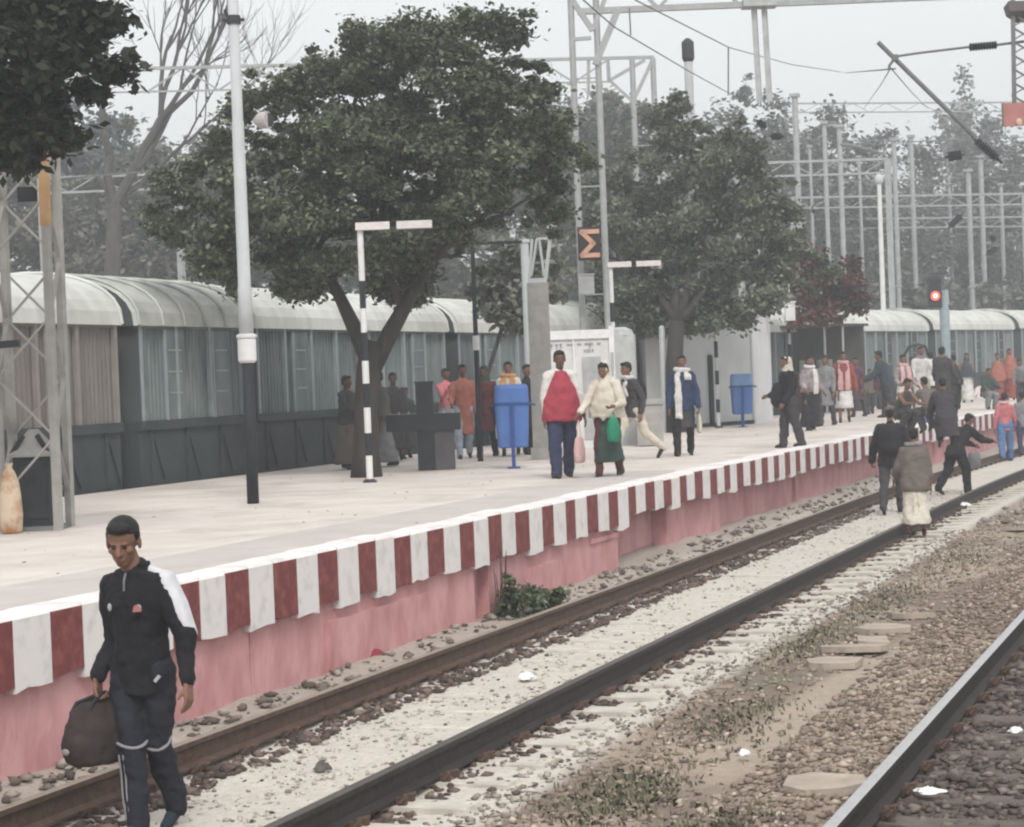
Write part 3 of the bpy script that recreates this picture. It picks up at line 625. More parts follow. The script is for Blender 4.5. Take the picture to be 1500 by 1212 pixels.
# ================================================================== POLES, MASTS, GANTRIES
def lattice(mb, base, top, w, step, leg=.06, brace=.035, ang=0, m=None):
    base, top = Vector(base), Vector(top); H = (top-base).length; up = (top-base)/H
    a = Vector((math.cos(ang), math.sin(ang), 0)); b_ = Vector((-math.sin(ang), math.cos(ang), 0)); h = w/2
    cs = [a*h+b_*h, a*h-b_*h, -a*h-b_*h, -a*h+b_*h]
    for c in cs: mb.bar(base+c, top+c, leg, m=m)
    n = int(H/step)
    for i in range(n):
        z0, z1 = base+up*(i*step), base+up*((i+1)*step)
        for k in range(4):
            c, d = cs[k], cs[(k+1) % 4]
            if (i+k) % 2: c, d = d, c
            mb.bar(z0+c, z1+d, brace, m=m)
YR = math.atan2(rt.y, rt.x)
# lattice mast at the left
mz = 21.7; b = Vector((ad(47, 600, mz).x, ad(47, 600, mz).y, PZ))
lm = E('lattice_mast', 'pale weathered steel lattice mast with an orange painted leg at the left edge', 'mast', b)
mb = MB(); top = b+Vector((0, 0, 9)); h = .29
cs = [rt*h+Vector(fw.xy.to_3d()).normalized()*h, rt*h-Vector(fw.xy.to_3d()).normalized()*h, -rt*h-Vector(fw.xy.to_3d()).normalized()*h, -rt*h+Vector(fw.xy.to_3d()).normalized()*h]
for c in cs: mb.bar(b+c, top+c, .075)
i = 0; z = .35
while z < 8.6:
    for k in range(4):
        c, d = cs[k], cs[(k+1) % 4]
        if (i+k) % 2: c, d = d, c
        mb.bar(b+c+Vector((0, 0, z)), b+d+Vector((0, 0, z+.62)), .045, .02)
    z += .62; i += 1
mb.build('lattice', mat('pale_weathered_steel', (.30, .29, .27), scale=5, col2=(.42, .41, .39)), lm)
c = cs[1]; mb = MB(); mb.bar(b+c+Vector((0, 0, 3.15)), b+c+Vector((0, 0, 3.98)), .085); mb.build('orange_band', mat('faded_orange_paint', (.42, .23, .10), scale=5, col2=(.5, .36, .2)), lm)
mb = MB(); q = ad(40, 285, mz-.3); mb.box(q, (.2, .03, .15), YR); mb.build('black_plate', M_black, lm)
mb = MB(); mb.box(b+Vector((0, 0, .02)), (.62, .62, .04), YR); mb.build('base_plate', M_galvd, lm)
# box with a pyramid cap
bx = onz(55, 775, PZ); s = .72
kb = E('equipment_box', 'dark grey box with a pale pyramid shaped cap at the foot of the lattice mast', 'box', bx, rz=YR)
mb = MB(); mb.box((0, 0, .38), (.38, .36, .76)); mb.box((0, 0, .05), (.41, .39, .1)); mb.build('body', mat('blue_black_metal', (.035, .045, .05)), kb, local=True)
mb = MB(); mb.loft([((0, 0, .765), .33, .33, R(45)), ((0, 0, .79), .33, .33, R(45)), ((0, 0, 1.02), .09, .09, R(45)), ((0, 0, 1.05), .06, .06, R(45))], 4); mb.build('cap', M_conc, kb, local=True)
mb = MB()
for sx in (-1, 1): mb.bar((sx*.07, -.16, .99), (sx*.2, -.2, .79), .03, .05)
mb.build('cap_edging', M_dark, kb, local=True)
mb = MB(); mb.box((0, -.185, .42), (.3, .012, .6)); mb.tube([(.1, -.2, .4), (.1, -.2, .5)], .008, 6); mb.build('door', M_dark, kb, local=True)
# cloth sack
sk = onz(17, 782, PZ); mb = MB(); random.seed(2)
mb.loft([(sk+Vector((0, 0, z)), rx, ry, .3*i) for i, (z, rx, ry) in enumerate([(0, .08, .08), (.03, .115, .10), (.2, .125, .11), (.38, .115, .10), (.52, .10, .09), (.62, .07, .06), (.68, .03, .03), (.72, .05, .045)])], 14)
sko = mb.build('cloth_sack', mat('cream_and_orange_cloth', (.62, .50, .38), scale=4, col2=(.38, .19, .09), thr=(.45, .62), bump=.5), smooth=True)
tag(sko, 'cream and orange cloth sack standing at the far left edge of the platform', 'sack')
# dark lamp arm at left edge
la = E('side_lamp', 'dark lamp arm reaching in from the left edge before the lattice mast', 'lamp', ad(-60, 780, 20.6)); q = ad(-60, 780, 20.6)
mb = MB(); mb.tube([Vector((q.x, q.y, PZ)), ad(-70, 500, 20.6)], .05, 8); mb.build('pole', M_dark, la)
mb = MB(); mb.bar(ad(-75, 512, 20.6), ad(28, 503, 20.6), .10, .07); mb.build('fixture', M_dark, la)

# tall tapered light pole
b = onz(371, 738, PZ); d = 25.2
def up(b, z): return Vector((b.x, b.y, b.z+z))
lp = E('light_pole', 'tall pale grey tubular pole with a black painted foot and white sleeve on the platform', 'light pole', b)
mb = MB(); mb.tube([b, up(b, 1.72)], .072, 16); mb.build('black_foot', M_black, lp, smooth=True)
mb = MB(); mb.tube([up(b, 1.70), up(b, 1.73), up(b, 1.98), up(b, 2.0)], [.085, .113, .113, .10], 20); mb.tube([up(b, 2.0), up(b, 2.015), up(b, 2.04), up(b, 2.05)], [.12, .125, .125, .09], 20); mb.build('sleeve', M_white, lp, smooth=False)
mb = MB(); mb.tube([up(b, 2.0), up(b, 2.6), up(b, 2.62), up(b, 4.6), up(b, 4.62), up(b, 8.5)], [.088, .084, .077, .073, .066, .060], 18); mb.build('shaft', M_pole, lp, smooth=True)
mb = MB(); z = 5.83
mb.tube([up(b, z-.05), up(b, z+.05)], .085, 14); mb.bar(up(b, z)-rt*.13, up(b, z)+rt*.13, .035); mb.bar(up(b, z+.13)-rt*.1, up(b, z-.12)-rt*.02, .03); mb.build('clamp', M_dark, lp)
mb = MB(); z = 4.55; mb.bar(up(b, z)-rt*.14, up(b, z-.01)+rt*.20, .025); mb.build('bracket', M_galvd, lp)
mb = MB(); q = up(b, z+.05)+rt*.28-fw*.02; mb.tube([q-rt*.07-fw*.03, q-fw*.06, q+rt*.1-fw*.1], [.04, .1, .105], 16); fl = mb.build('floodlight', mat('lamp_housing', (.45, .42, .42)), lp)
mb = MB(); mb.tube([q+rt*.1-fw*.1, q+rt*.103-fw*.103], .085, 14); mb.build('lens', M_dark, fl)

# striped platform lamps
def platform_lamp(px, py, label, first=None, H=3.58):
    b = onz(px, py, PZ)
    if first:
        c = copy_tree(first); c.location = b; c['label'] = label; return c
    t = E('platform_lamp', label, 'platform lamp', b, 'black and white banded tube lamps along the platform', YR)
    mb = MB(); z = 0; k = 0; zz = [0, .38, .7, 1.06, 1.40, 1.72, 2.12, 2.46, 2.85, H]
    for i in range(len(zz)-1):
        mb.tube([(0, 0, zz[i]), (0, 0, zz[i+1])], .048 if i < 6 else .044, 12, m=(i+1) % 2)
    mb.build('pole', [M_black, M_white], t, local=True)
    mb = MB(); mb.bar((-.06, 0, H), (1.05, 0, H-.0), .05, .04); mb.bar((0, 0, H-.3), (.25, 0, H), .025); mb.build('arm', M_dark, t, local=True)
    for x0, x1 in ((-.06, .42), (.52, 1.02)):
        mb = MB(); mb.prism([Vector((0, -.09, H-.02)), Vector((0, .09, H-.02)), Vector((0, .05, H+.09)), Vector((0, -.05, H+.09))], (x0, 0, 0), (x1, 0, 0)); mb.build('lamp_cover', mat('pinkish_lamp_cover', (.55, .51, .50)), t, local=True)
    mb = MB(); mb.tube([(0, 0, 0), (0, 0, .02), (0, 0, .05)], [.1, .1, .06], 12); mb.build('base_plate', M_dark, t, local=True)
    return t
L1 = platform_lamp(542, 707, 'banded tube lamp nearest, in front of the dark tree trunk')
platform_lamp(904, 650, 'banded tube lamp beside the white kiosk', L1)
platform_lamp(1053, 627, 'banded tube lamp against the grey building left of the farther blue bin', L1)
platform_lamp(1160, 607, 'banded tube lamp behind the person with the black shoulder bag', L1)
b = onz(704, 676, PZ)
bl = E('dark_lamp_post', 'thin black lamp post with a flat dark arm beside the person in orange', 'lamp post', b)
mb = MB(); mb.tube([b, up(b, 3.75)], [.05, .035], 10); mb.build('pole', M_black, bl)
mb = MB(); mb.bar(up(b, 3.72)+rt*-.1, up(b, 3.72)+rt*.85, .06, .05); mb.build('arm', M_black, bl)
mb = MB(); mb.tube([up(b, 1.9), up(b, 2.15)], .056, 10); mb.build('white_band', M_white, bl)
# plain pale pole and concrete pillar
b = onz(780, 664, PZ); mb = MB(); mb.tube([b, up(b, 3.9)], [.082, .075], 14); mb.tube([up(b, 3.9), up(b, 3.96)], [.1, .1], 14)
tag(mb.build('pale_pole', M_pole, smooth=False), 'pale straight pole beside the concrete pillar', 'pole')
b = onz(797, 673, PZ); cp = E('concrete_pillar', 'square grey concrete pillar with bare steel brackets on top', 'pillar', b)
mb = MB(); mb.box(up(b, 1.5), (.36, .36, 3.0), YR); mb.box(up(b, .1), (.44, .44, .2), YR); mb.build('shaft', M_conc, cp)
mb = MB(); z = 3.0
for a0, a1 in ((-.10, .02), (.12, .06)): mb.bar(up(b, z+.12)+rt*a0, up(b, z+.75)+rt*a1, .035)
mb.bar(up(b, z+.04)-rt*.16, up(b, z+.04)+rt*.16, .08); mb.bar(up(b, z+.05)+rt*.14, up(b, z+1.1)+rt*.30, .05); mb.bar(up(b, z+.75)+rt*.02, up(b, z+.75)+rt*.2, .04); mb.bar(up(b, z+.05)-rt*.14, up(b, z+.75)-rt*.06, .04)
mb.build('bracket', M_pole, cp)

# twin post mast with the sigma sign, carrying the big gantry
def portal(name, label, px, d, pytop, w, pxr, pylift=0, leg=.1, mtl=M_galv, group=None, beamh=.6, right=None, base=PZ, brace=True, z0=None):
    p = ad(px, pytop, d); b = Vector((p.x, p.y, base)); top = p
    t = E(name, label, 'gantry', b, group); mb = MB()
    for k in (-1, 1):
        m2 = MB(); m2.tube([b+rt*k*w/2, Vector((p.x, p.y, p.z))+rt*k*w/2], leg/2, 8); m2.build('post', mtl, t)
    z = .8; H = p.z-base
    while brace and z < H-.5:
        mb.bar(up(b, z)-rt*w/2, up(b, z)+rt*w/2, .03); z += 2.4
    if mb.v: mb.build('stay', mtl, t)
    return t, b, p
t, b, p = portal('gantry_mast', 'twin post gantry mast carrying the orange sigma sign and the big overhead beam', 852, 46, -60, .56, 0, leg=.15)
bt_ = ad(905, 15, 46); be = ad(1560, -12, 46)
mb = MB(); U = Vector((0, 0, .95)); mb.bar(bt_-rt*.9, be, .13, .13); mb.bar(bt_+U-rt*.9, be+U, .12, .12); n = 11
for i in range(n):
    a0, a1 = bt_.lerp(be, i/n), bt_.lerp(be, (i+1)/n)
    mb.bar(a0, a1+U, .07) if i % 2 else mb.bar(a0+U, a1, .07)
mb.bar(ad(872, 95, 46), ad(905, 15, 46), .15); mb.bar(ad(838, 0, 46), ad(868, 45, 46), .12); mb.bar(ad(838, 58, 46), ad(866, 56, 46), .08); mb.bar(ad(868, 45, 46), ad(905, -50, 46), .1)
mb.build('beam', M_galv, t)
mb = MB()
for x in (-5, 5): mb.bar(ad(1112+x*1.5, 14, 46), ad(1120+x*1.5, 150, 46), .11)
mb.box(ad(1112, 6, 46), (.75, .5, .16), YR); mb.build('drop_post', mat('pale_steel', (.42, .43, .43)), t)
# sigma sign
sg = E('sigma_sign', 'black square sign with a pale orange sigma mark fixed between the twin posts', 'sign', ad(862, 356, 45.6))
mb = MB(); q = ad(863, 357, 45.6); mb.box(q, (.50, .04, .74), YR); mb.build('panel', mat('black_enamel', (.03, .02, .02)), sg)
mb = MB(); px_, pz_ = .2, .27
def sg_pt(u, v): return q-fw*.035+rt*u+Vector((0, 0, v))
path = [(.20, .26), (-.17, .26), (.09, 0.0), (-.17, -.26), (.20, -.26)]
for (a0, a1), (c0, c1) in zip(path[:-1], path[1:]): 
    u_ = (Vector((c0-a0, 0, c1-a1))).normalized(); n_2 = Vector((-u_.z, 0, u_.x))*.05; A_ = Vector((a0, 0, a1))-u_*.03; B_ = Vector((c0, 0, c1))+u_*.03
    mb.prism([sg_pt(w.x, w.z) for w in (A_-n_2, A_+n_2, B_+n_2, B_-n_2)], fw*.004*len(mb.f)/6, -fw*.012)
mb.build('sigma_mark', mat('pale_orange_enamel', (.58, .33, .23)), sg)
mb = MB(); q = ad(859, 417, 45.6); mb.box(q, (.34, .14, .42), YR); mb.box(q+Vector((0, 0, .22)), (.38, .18, .03), YR)
tag(mb.build('junction_box', mat('grey_box_paint', (.34, .34, .34))), 'small grey box fixed between the twin posts below the sigma sign', 'box')
# braced gantry behind, running left over the train
t, b, p = portal('gantry_mast', 'braced two legged gantry whose thin beam runs left over the wagons', 941, 60, 86, .6, 0, leg=.17)
mb = MB(); A = ad(958, 84, 60); Bq = ad(60, 104, 60); mb.bar(A, Bq, .09); A2 = ad(895, 150, 60)
for (x0, y0, x1, y1, w_) in ((955, 90, 928, 148, .14), (945, 88, 893, 118, .12), (893, 118, 926, 148, .1), (890, 86, 892, 118, .12), (862, 86, 862, 140, .1)): mb.bar(ad(x0, y0, 60), ad(x1, y1, 60), w_*.75)
U = ad(800, 122, 60)-ad(800, 88, 60); a0 = ad(800, 88, 60); mb.bar(ad(893, 120, 60), Bq+U, .05); n = 16
for i in range(n):
    s0, s1 = ad(893, 86, 60).lerp(Bq, i/n), ad(893, 86, 60).lerp(Bq, (i+1)/n); mb.bar(s0+(U if i % 2 else U*0), s1+(U*0 if i % 2 else U), .05)
mb.build('beam', M_galv, t)
# tall lamp pole with a dark head
b = onz(1028, 626, PZ); hp = E('light_pole', 'tall pole with a dark lamp head rising through the second tree', 'light pole', b); db = (b-Vector((0, 0, CZ))).dot(fw)
zt = (ad(1010, 90, db)).z-PZ
mb = MB(); mb.tube([b, up(b, 1.75)], .09, 12); mb.build('black_foot', M_black, hp)
mb = MB(); mb.tube([up(b, 1.75), up(b, 4.5), up(b, 4.52), up(b, zt)], [.10, .09, .13, .11], 12); mb.build('shaft', M_pole, hp)
mb = MB(); mb.tube([up(b, zt-.1), up(b, zt+.05), up(b, zt+.45), up(b, zt+.55)], [.08, .16, .16, .05], 12); mb.build('lamp_head', M_dark, hp)
mb = MB(); q = up(b, zt-2.9); mb.box(q+Vector((0, 0, 0)), (.5, .2, .7), YR); mb.build('control_box', M_galv, hp)
mb = MB(); mb.tube([up(b, 0)+rt*.27, up(b, 1.8)+rt*.27], .07, 10)
tag(mb.build('black_post', M_black), 'short black post right beside the tall lamp pole foot', 'post')
b = onz(975, 634, PZ); mb = MB(); mb.tube([b, up(b, 2.45), up(b, 2.5)], [.08, .07, .03], 10)
tag(mb.build('white_post', M_pole), 'plain pale post left of the grey building wall', 'post')

# distant gantries and poles in the haze
far = [(1168, 140, 75, .22, 'pale hazy mast left of the two thin masts'), (1211, 180, 80, .18, 'thin hazy mast, left one of a close pair'), (1233, 185, 80, .20, 'thin hazy mast with a curved lamp arm'), (1313, 205, 95, .22, 'faint mast just right of the round headed pole'), (1338, 200, 100, .24, 'faint mast left of the red signal'),
       (1394, 270, 118, .22, 'very faint thin mast above the red signal'), (1422, 250, 100, .26, 'faint mast right of the red signal'), (1440, 230, 105, .26, 'faint mast, second right of the red signal'), (1470, 270, 112, .22, 'faint thin mast near the right edge'), (1190, 215, 100, .16, 'very thin faint mast between the two left hazy masts'), (1262, 230, 105, .18, 'very thin faint mast left of the round headed pole'), (1360, 235, 125, .18, 'very thin faint mast behind the red signal'), (1408, 300, 130, .2, 'short faint mast low on the right'), (1456, 310, 130, .2, 'short faint mast, second from the right edge'), (1490, 200, 120, .3, 'faint mast at the right edge below the red plate')]
for x, yt, d, w, lb in far:
    p = ad(x-4, yt, d); b = Vector((p.x, p.y, 0)); mb = MB(); mb.tube([b, p], w/2, 8); mb.box(p, (w*1.5, w*1.5, .12))
    for zz in (2.0, 4.0, 6.0): mb.box(Vector((p.x, p.y, zz)), (w*1.25, w*1.25, .08))
    tag(mb.build('distant_mast', mat('far_steel', (.36, .38, .38))), lb, 'mast', 'masts standing in the haze')
for (xa, ya, xb, yb, d, lb) in [(1150, 152, 1520, 150, 115, 'distant overhead beam running against the bright sky'), (1080, 240, 1300, 233, 75, 'hazy overhead beam above the second tree, level with the mast tops'), (1160, 290, 1500, 284, 98, 'hazy overhead beam, upper of three across the far masts'), (1165, 322, 1500, 318, 110, 'hazy overhead beam, middle of three across the far masts'), (1170, 345, 1500, 342, 120, 'hazy overhead beam, lowest of three across the far masts'), (60, 262, 260, 254, 70, 'thin hazy beam over the wagons at the left')]:
    mb = MB(); A, Bq = ad(xa, ya, d), ad(xb, yb, d); U = Vector((0, 0, .5)); mb.bar(A, Bq, .09); mb.bar(A-U, Bq-U, .07); n = int((Bq-A).length/.9)
    for i in range(n): mb.bar(A.lerp(Bq, i/n)-(U if i % 2 else U*0), A.lerp(Bq, (i+1)/n)-(U*0 if i % 2 else U), .035)
    for e in (A, Bq): mb.bar(e, Vector((e.x, e.y, 0)), .2)
    tag(mb.build('distant_gantry', MC['far_steel']), lb, 'gantry', 'gantries in the haze')
b = onz(1299, 592, PZ); d = (b-Vector((0, 0, CZ))).dot(fw); zt = ad(1285, 268, d).z-PZ
rp_ = E('round_headed_pole', 'slim white pole with a round cap standing among the crowd', 'pole', b)
mb = MB(); mb.tube([b, up(b, zt)], [.10, .075], 12); mb.build('shaft', M_white, rp_)
mb = MB(); mb.ell(up(b, zt+.1), (.17, .17, .2)); mb.build('head', M_pole, rp_, smooth=True)
# curved dark lamp arm
mb = MB(); mb.tube([ad(1230, 212, 80), ad(1250, 214, 80), ad(1275, 220, 80), ad(1292, 226, 80), ad(1300, 234, 80)], [.1, .07, .06, .05, .04], 6)
tag(mb.build('curved_bracket', M_galvd), 'dark curved bracket on the thin hazy mast', 'bracket')
for (x0, y0, x1, y1, d, r, lb) in [(1430, 206, 1460, 232, 40, .10, 'large dark ribbed insulator slanting below the red plate'), (1389, 230, 1408, 227, 55, .14, 'small dark insulator hanging in the haze above the signal'), (1392, 332, 1407, 316, 70, .13, 'slanting dark insulator above the red signal'), (1447, 372, 1460, 364, 80, .12, 'faint slanting insulator, lower right'), (1452, 352, 1456, 348, 80, .13, 'tiny faint insulator, lower right'), (1110, 178, 1120, 186, 50, .12, 'small dark insulator over the second tree'), (1130, 200, 1145, 200, 50, .10, 'second small dark insulator over the second tree')]:
    A, Bq = ad(x0, y0, d), ad(x1, y1, d); n = 10; mb = MB(); mb.tube([A+(A-Bq)*.25, Bq+(Bq-A)*.25], r*.3, 6)
    pts = []; rad = []
    for i in range(n*2+1): pts.append(A.lerp(Bq, i/(n*2))); rad.append(r*(1.0 if i % 2 else .55))
    mb.tube(pts, rad, 10); tag(mb.build('insulator', M_dark), lb, 'insulator', 'insulators on the overhead line')
# near drop post at the right with bracket, insulator and red plate
d = 30
dp = E('drop_post', 'thin lattice drop post with a dark flared collar at the top right edge', 'mast', ad(1500, 152, d))
mb = MB()
for x in (1482, 1516):
    for dd in (0, .35): mb.bar(ad(x, -90, d+dd), ad(x+4, 160, d+dd), .06)
for i in range(7): mb.bar(ad(1482, 20+i*20, d), ad(1517, 40+i*20, d), .025); mb.bar(ad(1517, 20+i*20, d), ad(1482, 40+i*20, d), .02)
mb.build('lattice', M_galvd, dp)
mb = MB(); mb.loft([(ad(1500, 32, d+.15), .13, .13, YR+R(45)), (ad(1500, 20, d+.15), .38, .3, YR+R(45)), (ad(1500, 8, d+.15), .42, .34, YR+R(45)), (ad(1500, 6, d+.15), .42, .34, YR+R(45))], 4); mb.build('collar', mat('purplish_grey_steel', (.16, .14, .15)), dp)
# the gantry above the frame that carries it
mb = MB(); A, Bq = ad(1180, -120, d+.15), ad(2300, -130, d+.15); mb.bar(A, Bq, .18); mb.bar(A+Vector((0, 0, .6)), Bq+Vector((0, 0, .6)), .15); mb.bar(Bq+Vector((0, 0, .6)), Vector((Bq.x, Bq.y, 0)), .3); mb.build('beam', M_galvd, dp)
rs = E('red_plate', 'pale red number plate with a cream mark on the right edge', 'sign', ad(1488, 168, d-.2))
mb = MB(); q = ad(1489, 168, d-.2); mb.box(q, (.42, .03, .33), YR); mb.build('panel', mat('faded_red_enamel', (.42, .19, .18)), rs)
mb = MB(); mb.box(q-rt*.20-fw*.012, (.02, .03, .34), YR); mb.build('rim', M_galvd, rs)
mb = MB(); q2 = ad(1493, 179, d-.24); mb.ell(q2, (.045, .012, .055), Matrix.Rotation(YR, 3, 'Z')); mb.build('cream_mark', mat('cream_enamel', (.6, .45, .35)), rs)
cb = E('cantilever', 'diagonal grey tube and stay with a dark insulator on the upper right', 'cantilever', ad(1380, 160, d+.1))
mb = MB(); mb.tube([ad(1286, 62, d+.1), ad(1386, 160, d+.1), ad(1430, 203, d+.1)], .035, 8); mb.tube([ad(1312, 83, d+.1), ad(1345, 78, d+.1), ad(1420, 69, d+.1)], .018, 8); mb.tube([ad(1460, 66, d+.1), ad(1500, 61, d+.1)], .02, 8); mb.tube([ad(1312, 84, d+.1), ad(1303, 96, d+.1), ad(1302, 103, d+.1)], .022, 6); mb.box(ad(1311, 85, d+.1), (.09, .09, .09)); mb.build('tube', M_galvd, cb)
mb = MB(); pts = []; rad = []
for i in range(21): pts.append(ad(1420+2*i, 69.5-.17*i, d+.1)); rad.append(.065 if i % 2 else .04)
mb.tube(pts, rad, 10); mb.build('insulator', M_dark, cb)
# overhead wires
def wire(label, pts, r=.012):
    P = [ad(*p) for p in pts]; mb = MB(); Q = []
    for a0, a1 in zip(P[:-1], P[1:]):
        for i in range(6): Q.append(a0.lerp(a1, i/6))
    Q.append(P[-1]); mb.tube(Q, r, 5); tag(mb.build('overhead_wire', M_galvd), label, 'wire', 'overhead line wires')
wire('thin wire running from the big gantry down behind the lamp pole', [(820, -30, 30), (900, 40, 38), (1010, 105, 50), (1110, 160, 70)], .014)
wire('upper thin wire from the big gantry crossing to the drop post', [(930, 0, 36), (1068, 70, 50), (1160, 95, 62), (1240, 107, 76), (1311, 101, 30.1)], .014)
wire('nearly level thin wire at the left over the wagons', [(90, 262, 30), (260, 248, 40), (340, 240, 46)], .016)
wire('steep thin stay below the diagonal tube, left', [(1305, 100, 30.1), (1290, 125, 45), (1265, 160, 90)], .01)
wire('steep thin stay below the diagonal tube, right', [(1305, 100, 30.1), (1335, 135, 45), (1360, 160, 90)], .01)
wire('vertical dropper wire right of the lamp pole', [(1067, 70, 50), (1067, 140, 50)], .02)
wire('short vertical dropper wire under the big beam', [(922, 12, 45), (924, 52, 45)], .02)
for k_, (ya, yb, d_) in enumerate(((205, 201, 90), (262, 257, 100), (305, 303, 110), (360, 356, 115), (385, 383, 120))): wire('faint level wire across the hazy masts, number %s from the top' % ('one', 'two', 'three', 'four', 'five')[k_], [(1150, ya, d_), (1330, ya+3, d_), (1505, yb, d_)], .022)
# red signal
b = onz(1388, 590, PZ); d = (b-Vector((0, 0, CZ))).dot(fw); sgn = E('rail_signal', 'railway signal glowing red on a pale blue grey post above the crowd', 'signal', b)
mb = MB(); mb.tube([b, up(b, ad(1388, 425, d).z-PZ)], .17, 12); mb.build('post', mat('blue_grey_paint', (.30, .36, .39)), sgn)
hc = ad(1369, 434, d-.2); mb = MB(); M3 = Matrix.Rotation(YR, 3, 'Z')
mb.box(hc+Vector((0, 0, .08)), (.44, .22, .95), YR); mb.ell(hc+Vector((0, 0, .52)), (.26, .16, .2), M3); mb.bar(hc+Vector((0, .05, -.35)), hc+rt*.5+Vector((0, .1, -.35)), .1); hd = mb.build('head', M_black, sgn)
mb = MB(); mb.tube([hc-fw*.12+Vector((0, 0, .0)), hc-fw*.15], .155, 20); mb.build('lit_lens', mat('red_signal_light', (.8, .05, .03), emit=(1, .10, .07, 1.7)), hd)
mb = MB(); mb.tube([hc-fw*.151, hc-fw*.16], .075, 16); mb.build('lamp_centre', mat('hot_signal_light', (1, .5, .45), emit=(1, .62, .55, 2.6)), hd)
mb = MB(); mb.tube([hc-fw*.11+Vector((.0, 0, -.02))+rt*.2*math.cos(a)+Vector((0, 0, .2*math.sin(a))) for a in [R(x) for x in range(0, 181, 20)]], .03, 6); mb.tube([hc-fw*.3+rt*.2*math.cos(a)+Vector((0, 0, .2*math.sin(a))) for a in [R(x) for x in range(0, 181, 20)]], .02, 6); mb.build('visor', M_black, hd)
# hooped steel frame
A = onz(1345, 602, PZ); mb = MB(); w_ = .34; H_ = 1.95
pts = [A-rt*w_, up(A, H_-.3)-rt*w_, up(A, H_-.06)-rt*w_*.6, up(A, H_)+rt*.05, up(A, H_-.06)+rt*w_*.8, up(A, H_-.4)+rt*w_*1.1, A+rt*w_*1.1]; mb.tube(pts, .045, 8); mb.bar(up(A, .9)-rt*w_, up(A, .9)+rt*w_, .04)
tag(mb.build('hooped_frame', M_dark), 'dark hooped tube frame in the crowd below the signal', 'frame')

# ================================================================== KIOSKS, BUILDING, STALL, BINS
def quadbox(name, mtl, parent, c0, w, dpt, h, z0=0, ang=YR):
    pass
b = onz(853, 656, PZ); b = Vector((b.x, b.y, PZ)); d = (b-Vector((0, 0, CZ))).dot(fw); sc = F/d
ks = E('white_kiosk', 'white boxy kiosk with a lettered top band and a rounded grey side', 'kiosk', b, rz=YR)
wk = 100/sc; hk = 172/sc
mb = MB(); mb.box((0, .6, hk/2), (wk, 1.2, hk)); mb.build('wall', M_white, ks, local=True)
mb = MB(); mb.box((0, -.02, hk-.09), (wk+.06, .05, .16)); mb.box((wk/2-.02, -.03, hk/2), (.10, .06, hk+.12)); mb.box((-wk/2+.02, -.02, hk/2), (.05, .05, hk)); mb.box((-.1, -.015, hk/2), (.03, .03, hk)); mb.build('frame', mat('bright_white_paint', (.8, .8, .8)), ks, local=True)
mb = MB(); x = -wk/2+.14
random.seed(8)
while x < wk/2-.18:
    w_ = random.choice([.05, .08, .12]); mb.box((x, -.012, hk-.27), (w_, .02, .03)); 
    if random.random() < .4: mb.box((x, -.012, hk-.31), (.02, .02, .07))
    x += w_+random.choice([.03, .05, .1])
for x in (.12, .17, .21, .27): mb.box((x, -.012, hk-.40), (.03, .02, .05))
mb.build('lettering', mat('grey_lettering', (.33, .33, .34)), ks, local=True)
mb = MB(); mb.box((wk/2-.02, -.065, hk-.68), (.06, .02, .46)); mb.box((.24, -.012, hk*.42), (.36, .02, hk*.7)); mb.build('panel', mat('grey_panel', (.42, .42, .43)), ks, local=True)
mb = MB(); pr = [(wk/2+.0, .15), (wk/2+.42, .25), (wk/2+.48, .5), (wk/2+.46, .9), (wk/2, 1.1)]
mb.prism([Vector((x, y, 0)) for x, y in pr], (0, 0, 0), (0, 0, hk-.12)); mb.loft([((wk/2+.2, .62, hk-.13), .27, .44), ((wk/2+.2, .62, hk-.02), .22, .38), ((wk/2+.2, .62, hk+.04), .1, .18)], 14); mb.build('side_tank', mat('pale_grey_plastic', (.45, .46, .46)), ks, local=True)
# building; tree shade painted into the grey front wall, end wall paler
b = onz(1104, 621, PZ); gb = E('platform_building', 'low plastered building with a shade-greyed front and paler end wall behind the blue bin', 'building', b, rz=R(5))
fx = Vector((-math.cos(YR), -math.sin(YR), 0)); 
c0 = b; c1 = b+(onz(938, 652, PZ)-b); c1 = onz(948, 641, PZ); dirw = (c1-c0).normalized(); nrm = Vector((-.25, .97, 0)).normalized()
gb.rotation_euler = (0, 0, 0)
fr = Vector((-.17, 1, 0)).normalized()
c1 = onz(950, 632, PZ); e1 = onz(1130, 615, PZ); bk = Vector((-14.35, 56.0, PZ)); bk2 = Vector((-14.75, 50.0, PZ))
mb = MB(); q = [c1, c0, e1, bk, bk2]; mb.prism(q, (0, 0, 0), (0, 0, 2.8)); mb.build('wall', mat('shade_grey_plaster_wall', (.52, .53, .535), scale=1.5, var=.12), gb)
ed = (e1-c0).normalized(); en = Vector((ed.y, -ed.x, 0))
mb = MB(); mb.prism([c0-ed*.03+en*.004, e1+en*.004, e1+en*.05, c0-ed*.03+en*.05], (0, 0, 0), (0, 0, 2.85)); mb.build('end_wall', mat('pale_plaster_wall', (.66, .67, .68), scale=1.5, var=.1), gb)
cm = (c0+c1+e1+bk)/4; mb = MB(); mb.prism([cm+(v-cm)*1.08 for v in q], (0, 0, 2.86), (0, 0, 2.98)); mb.build('roof', M_conc, gb)
wd_ = (c0-c1).normalized(); wn = Vector((wd_.y, -wd_.x, 0)); mb = MB(); mb.prism([c1+wn*.004, c0+wn*.004, c0+wn*.04, c1+wn*.04], (0, 0, 0), (0, 0, .1)); mb.build('plinth', M_dark, gb)
mb = MB(); q = ad(1038, 480, 52); mb.box(q, (.25, .12, .36), YR); mb.build('meter_box', M_white, gb)
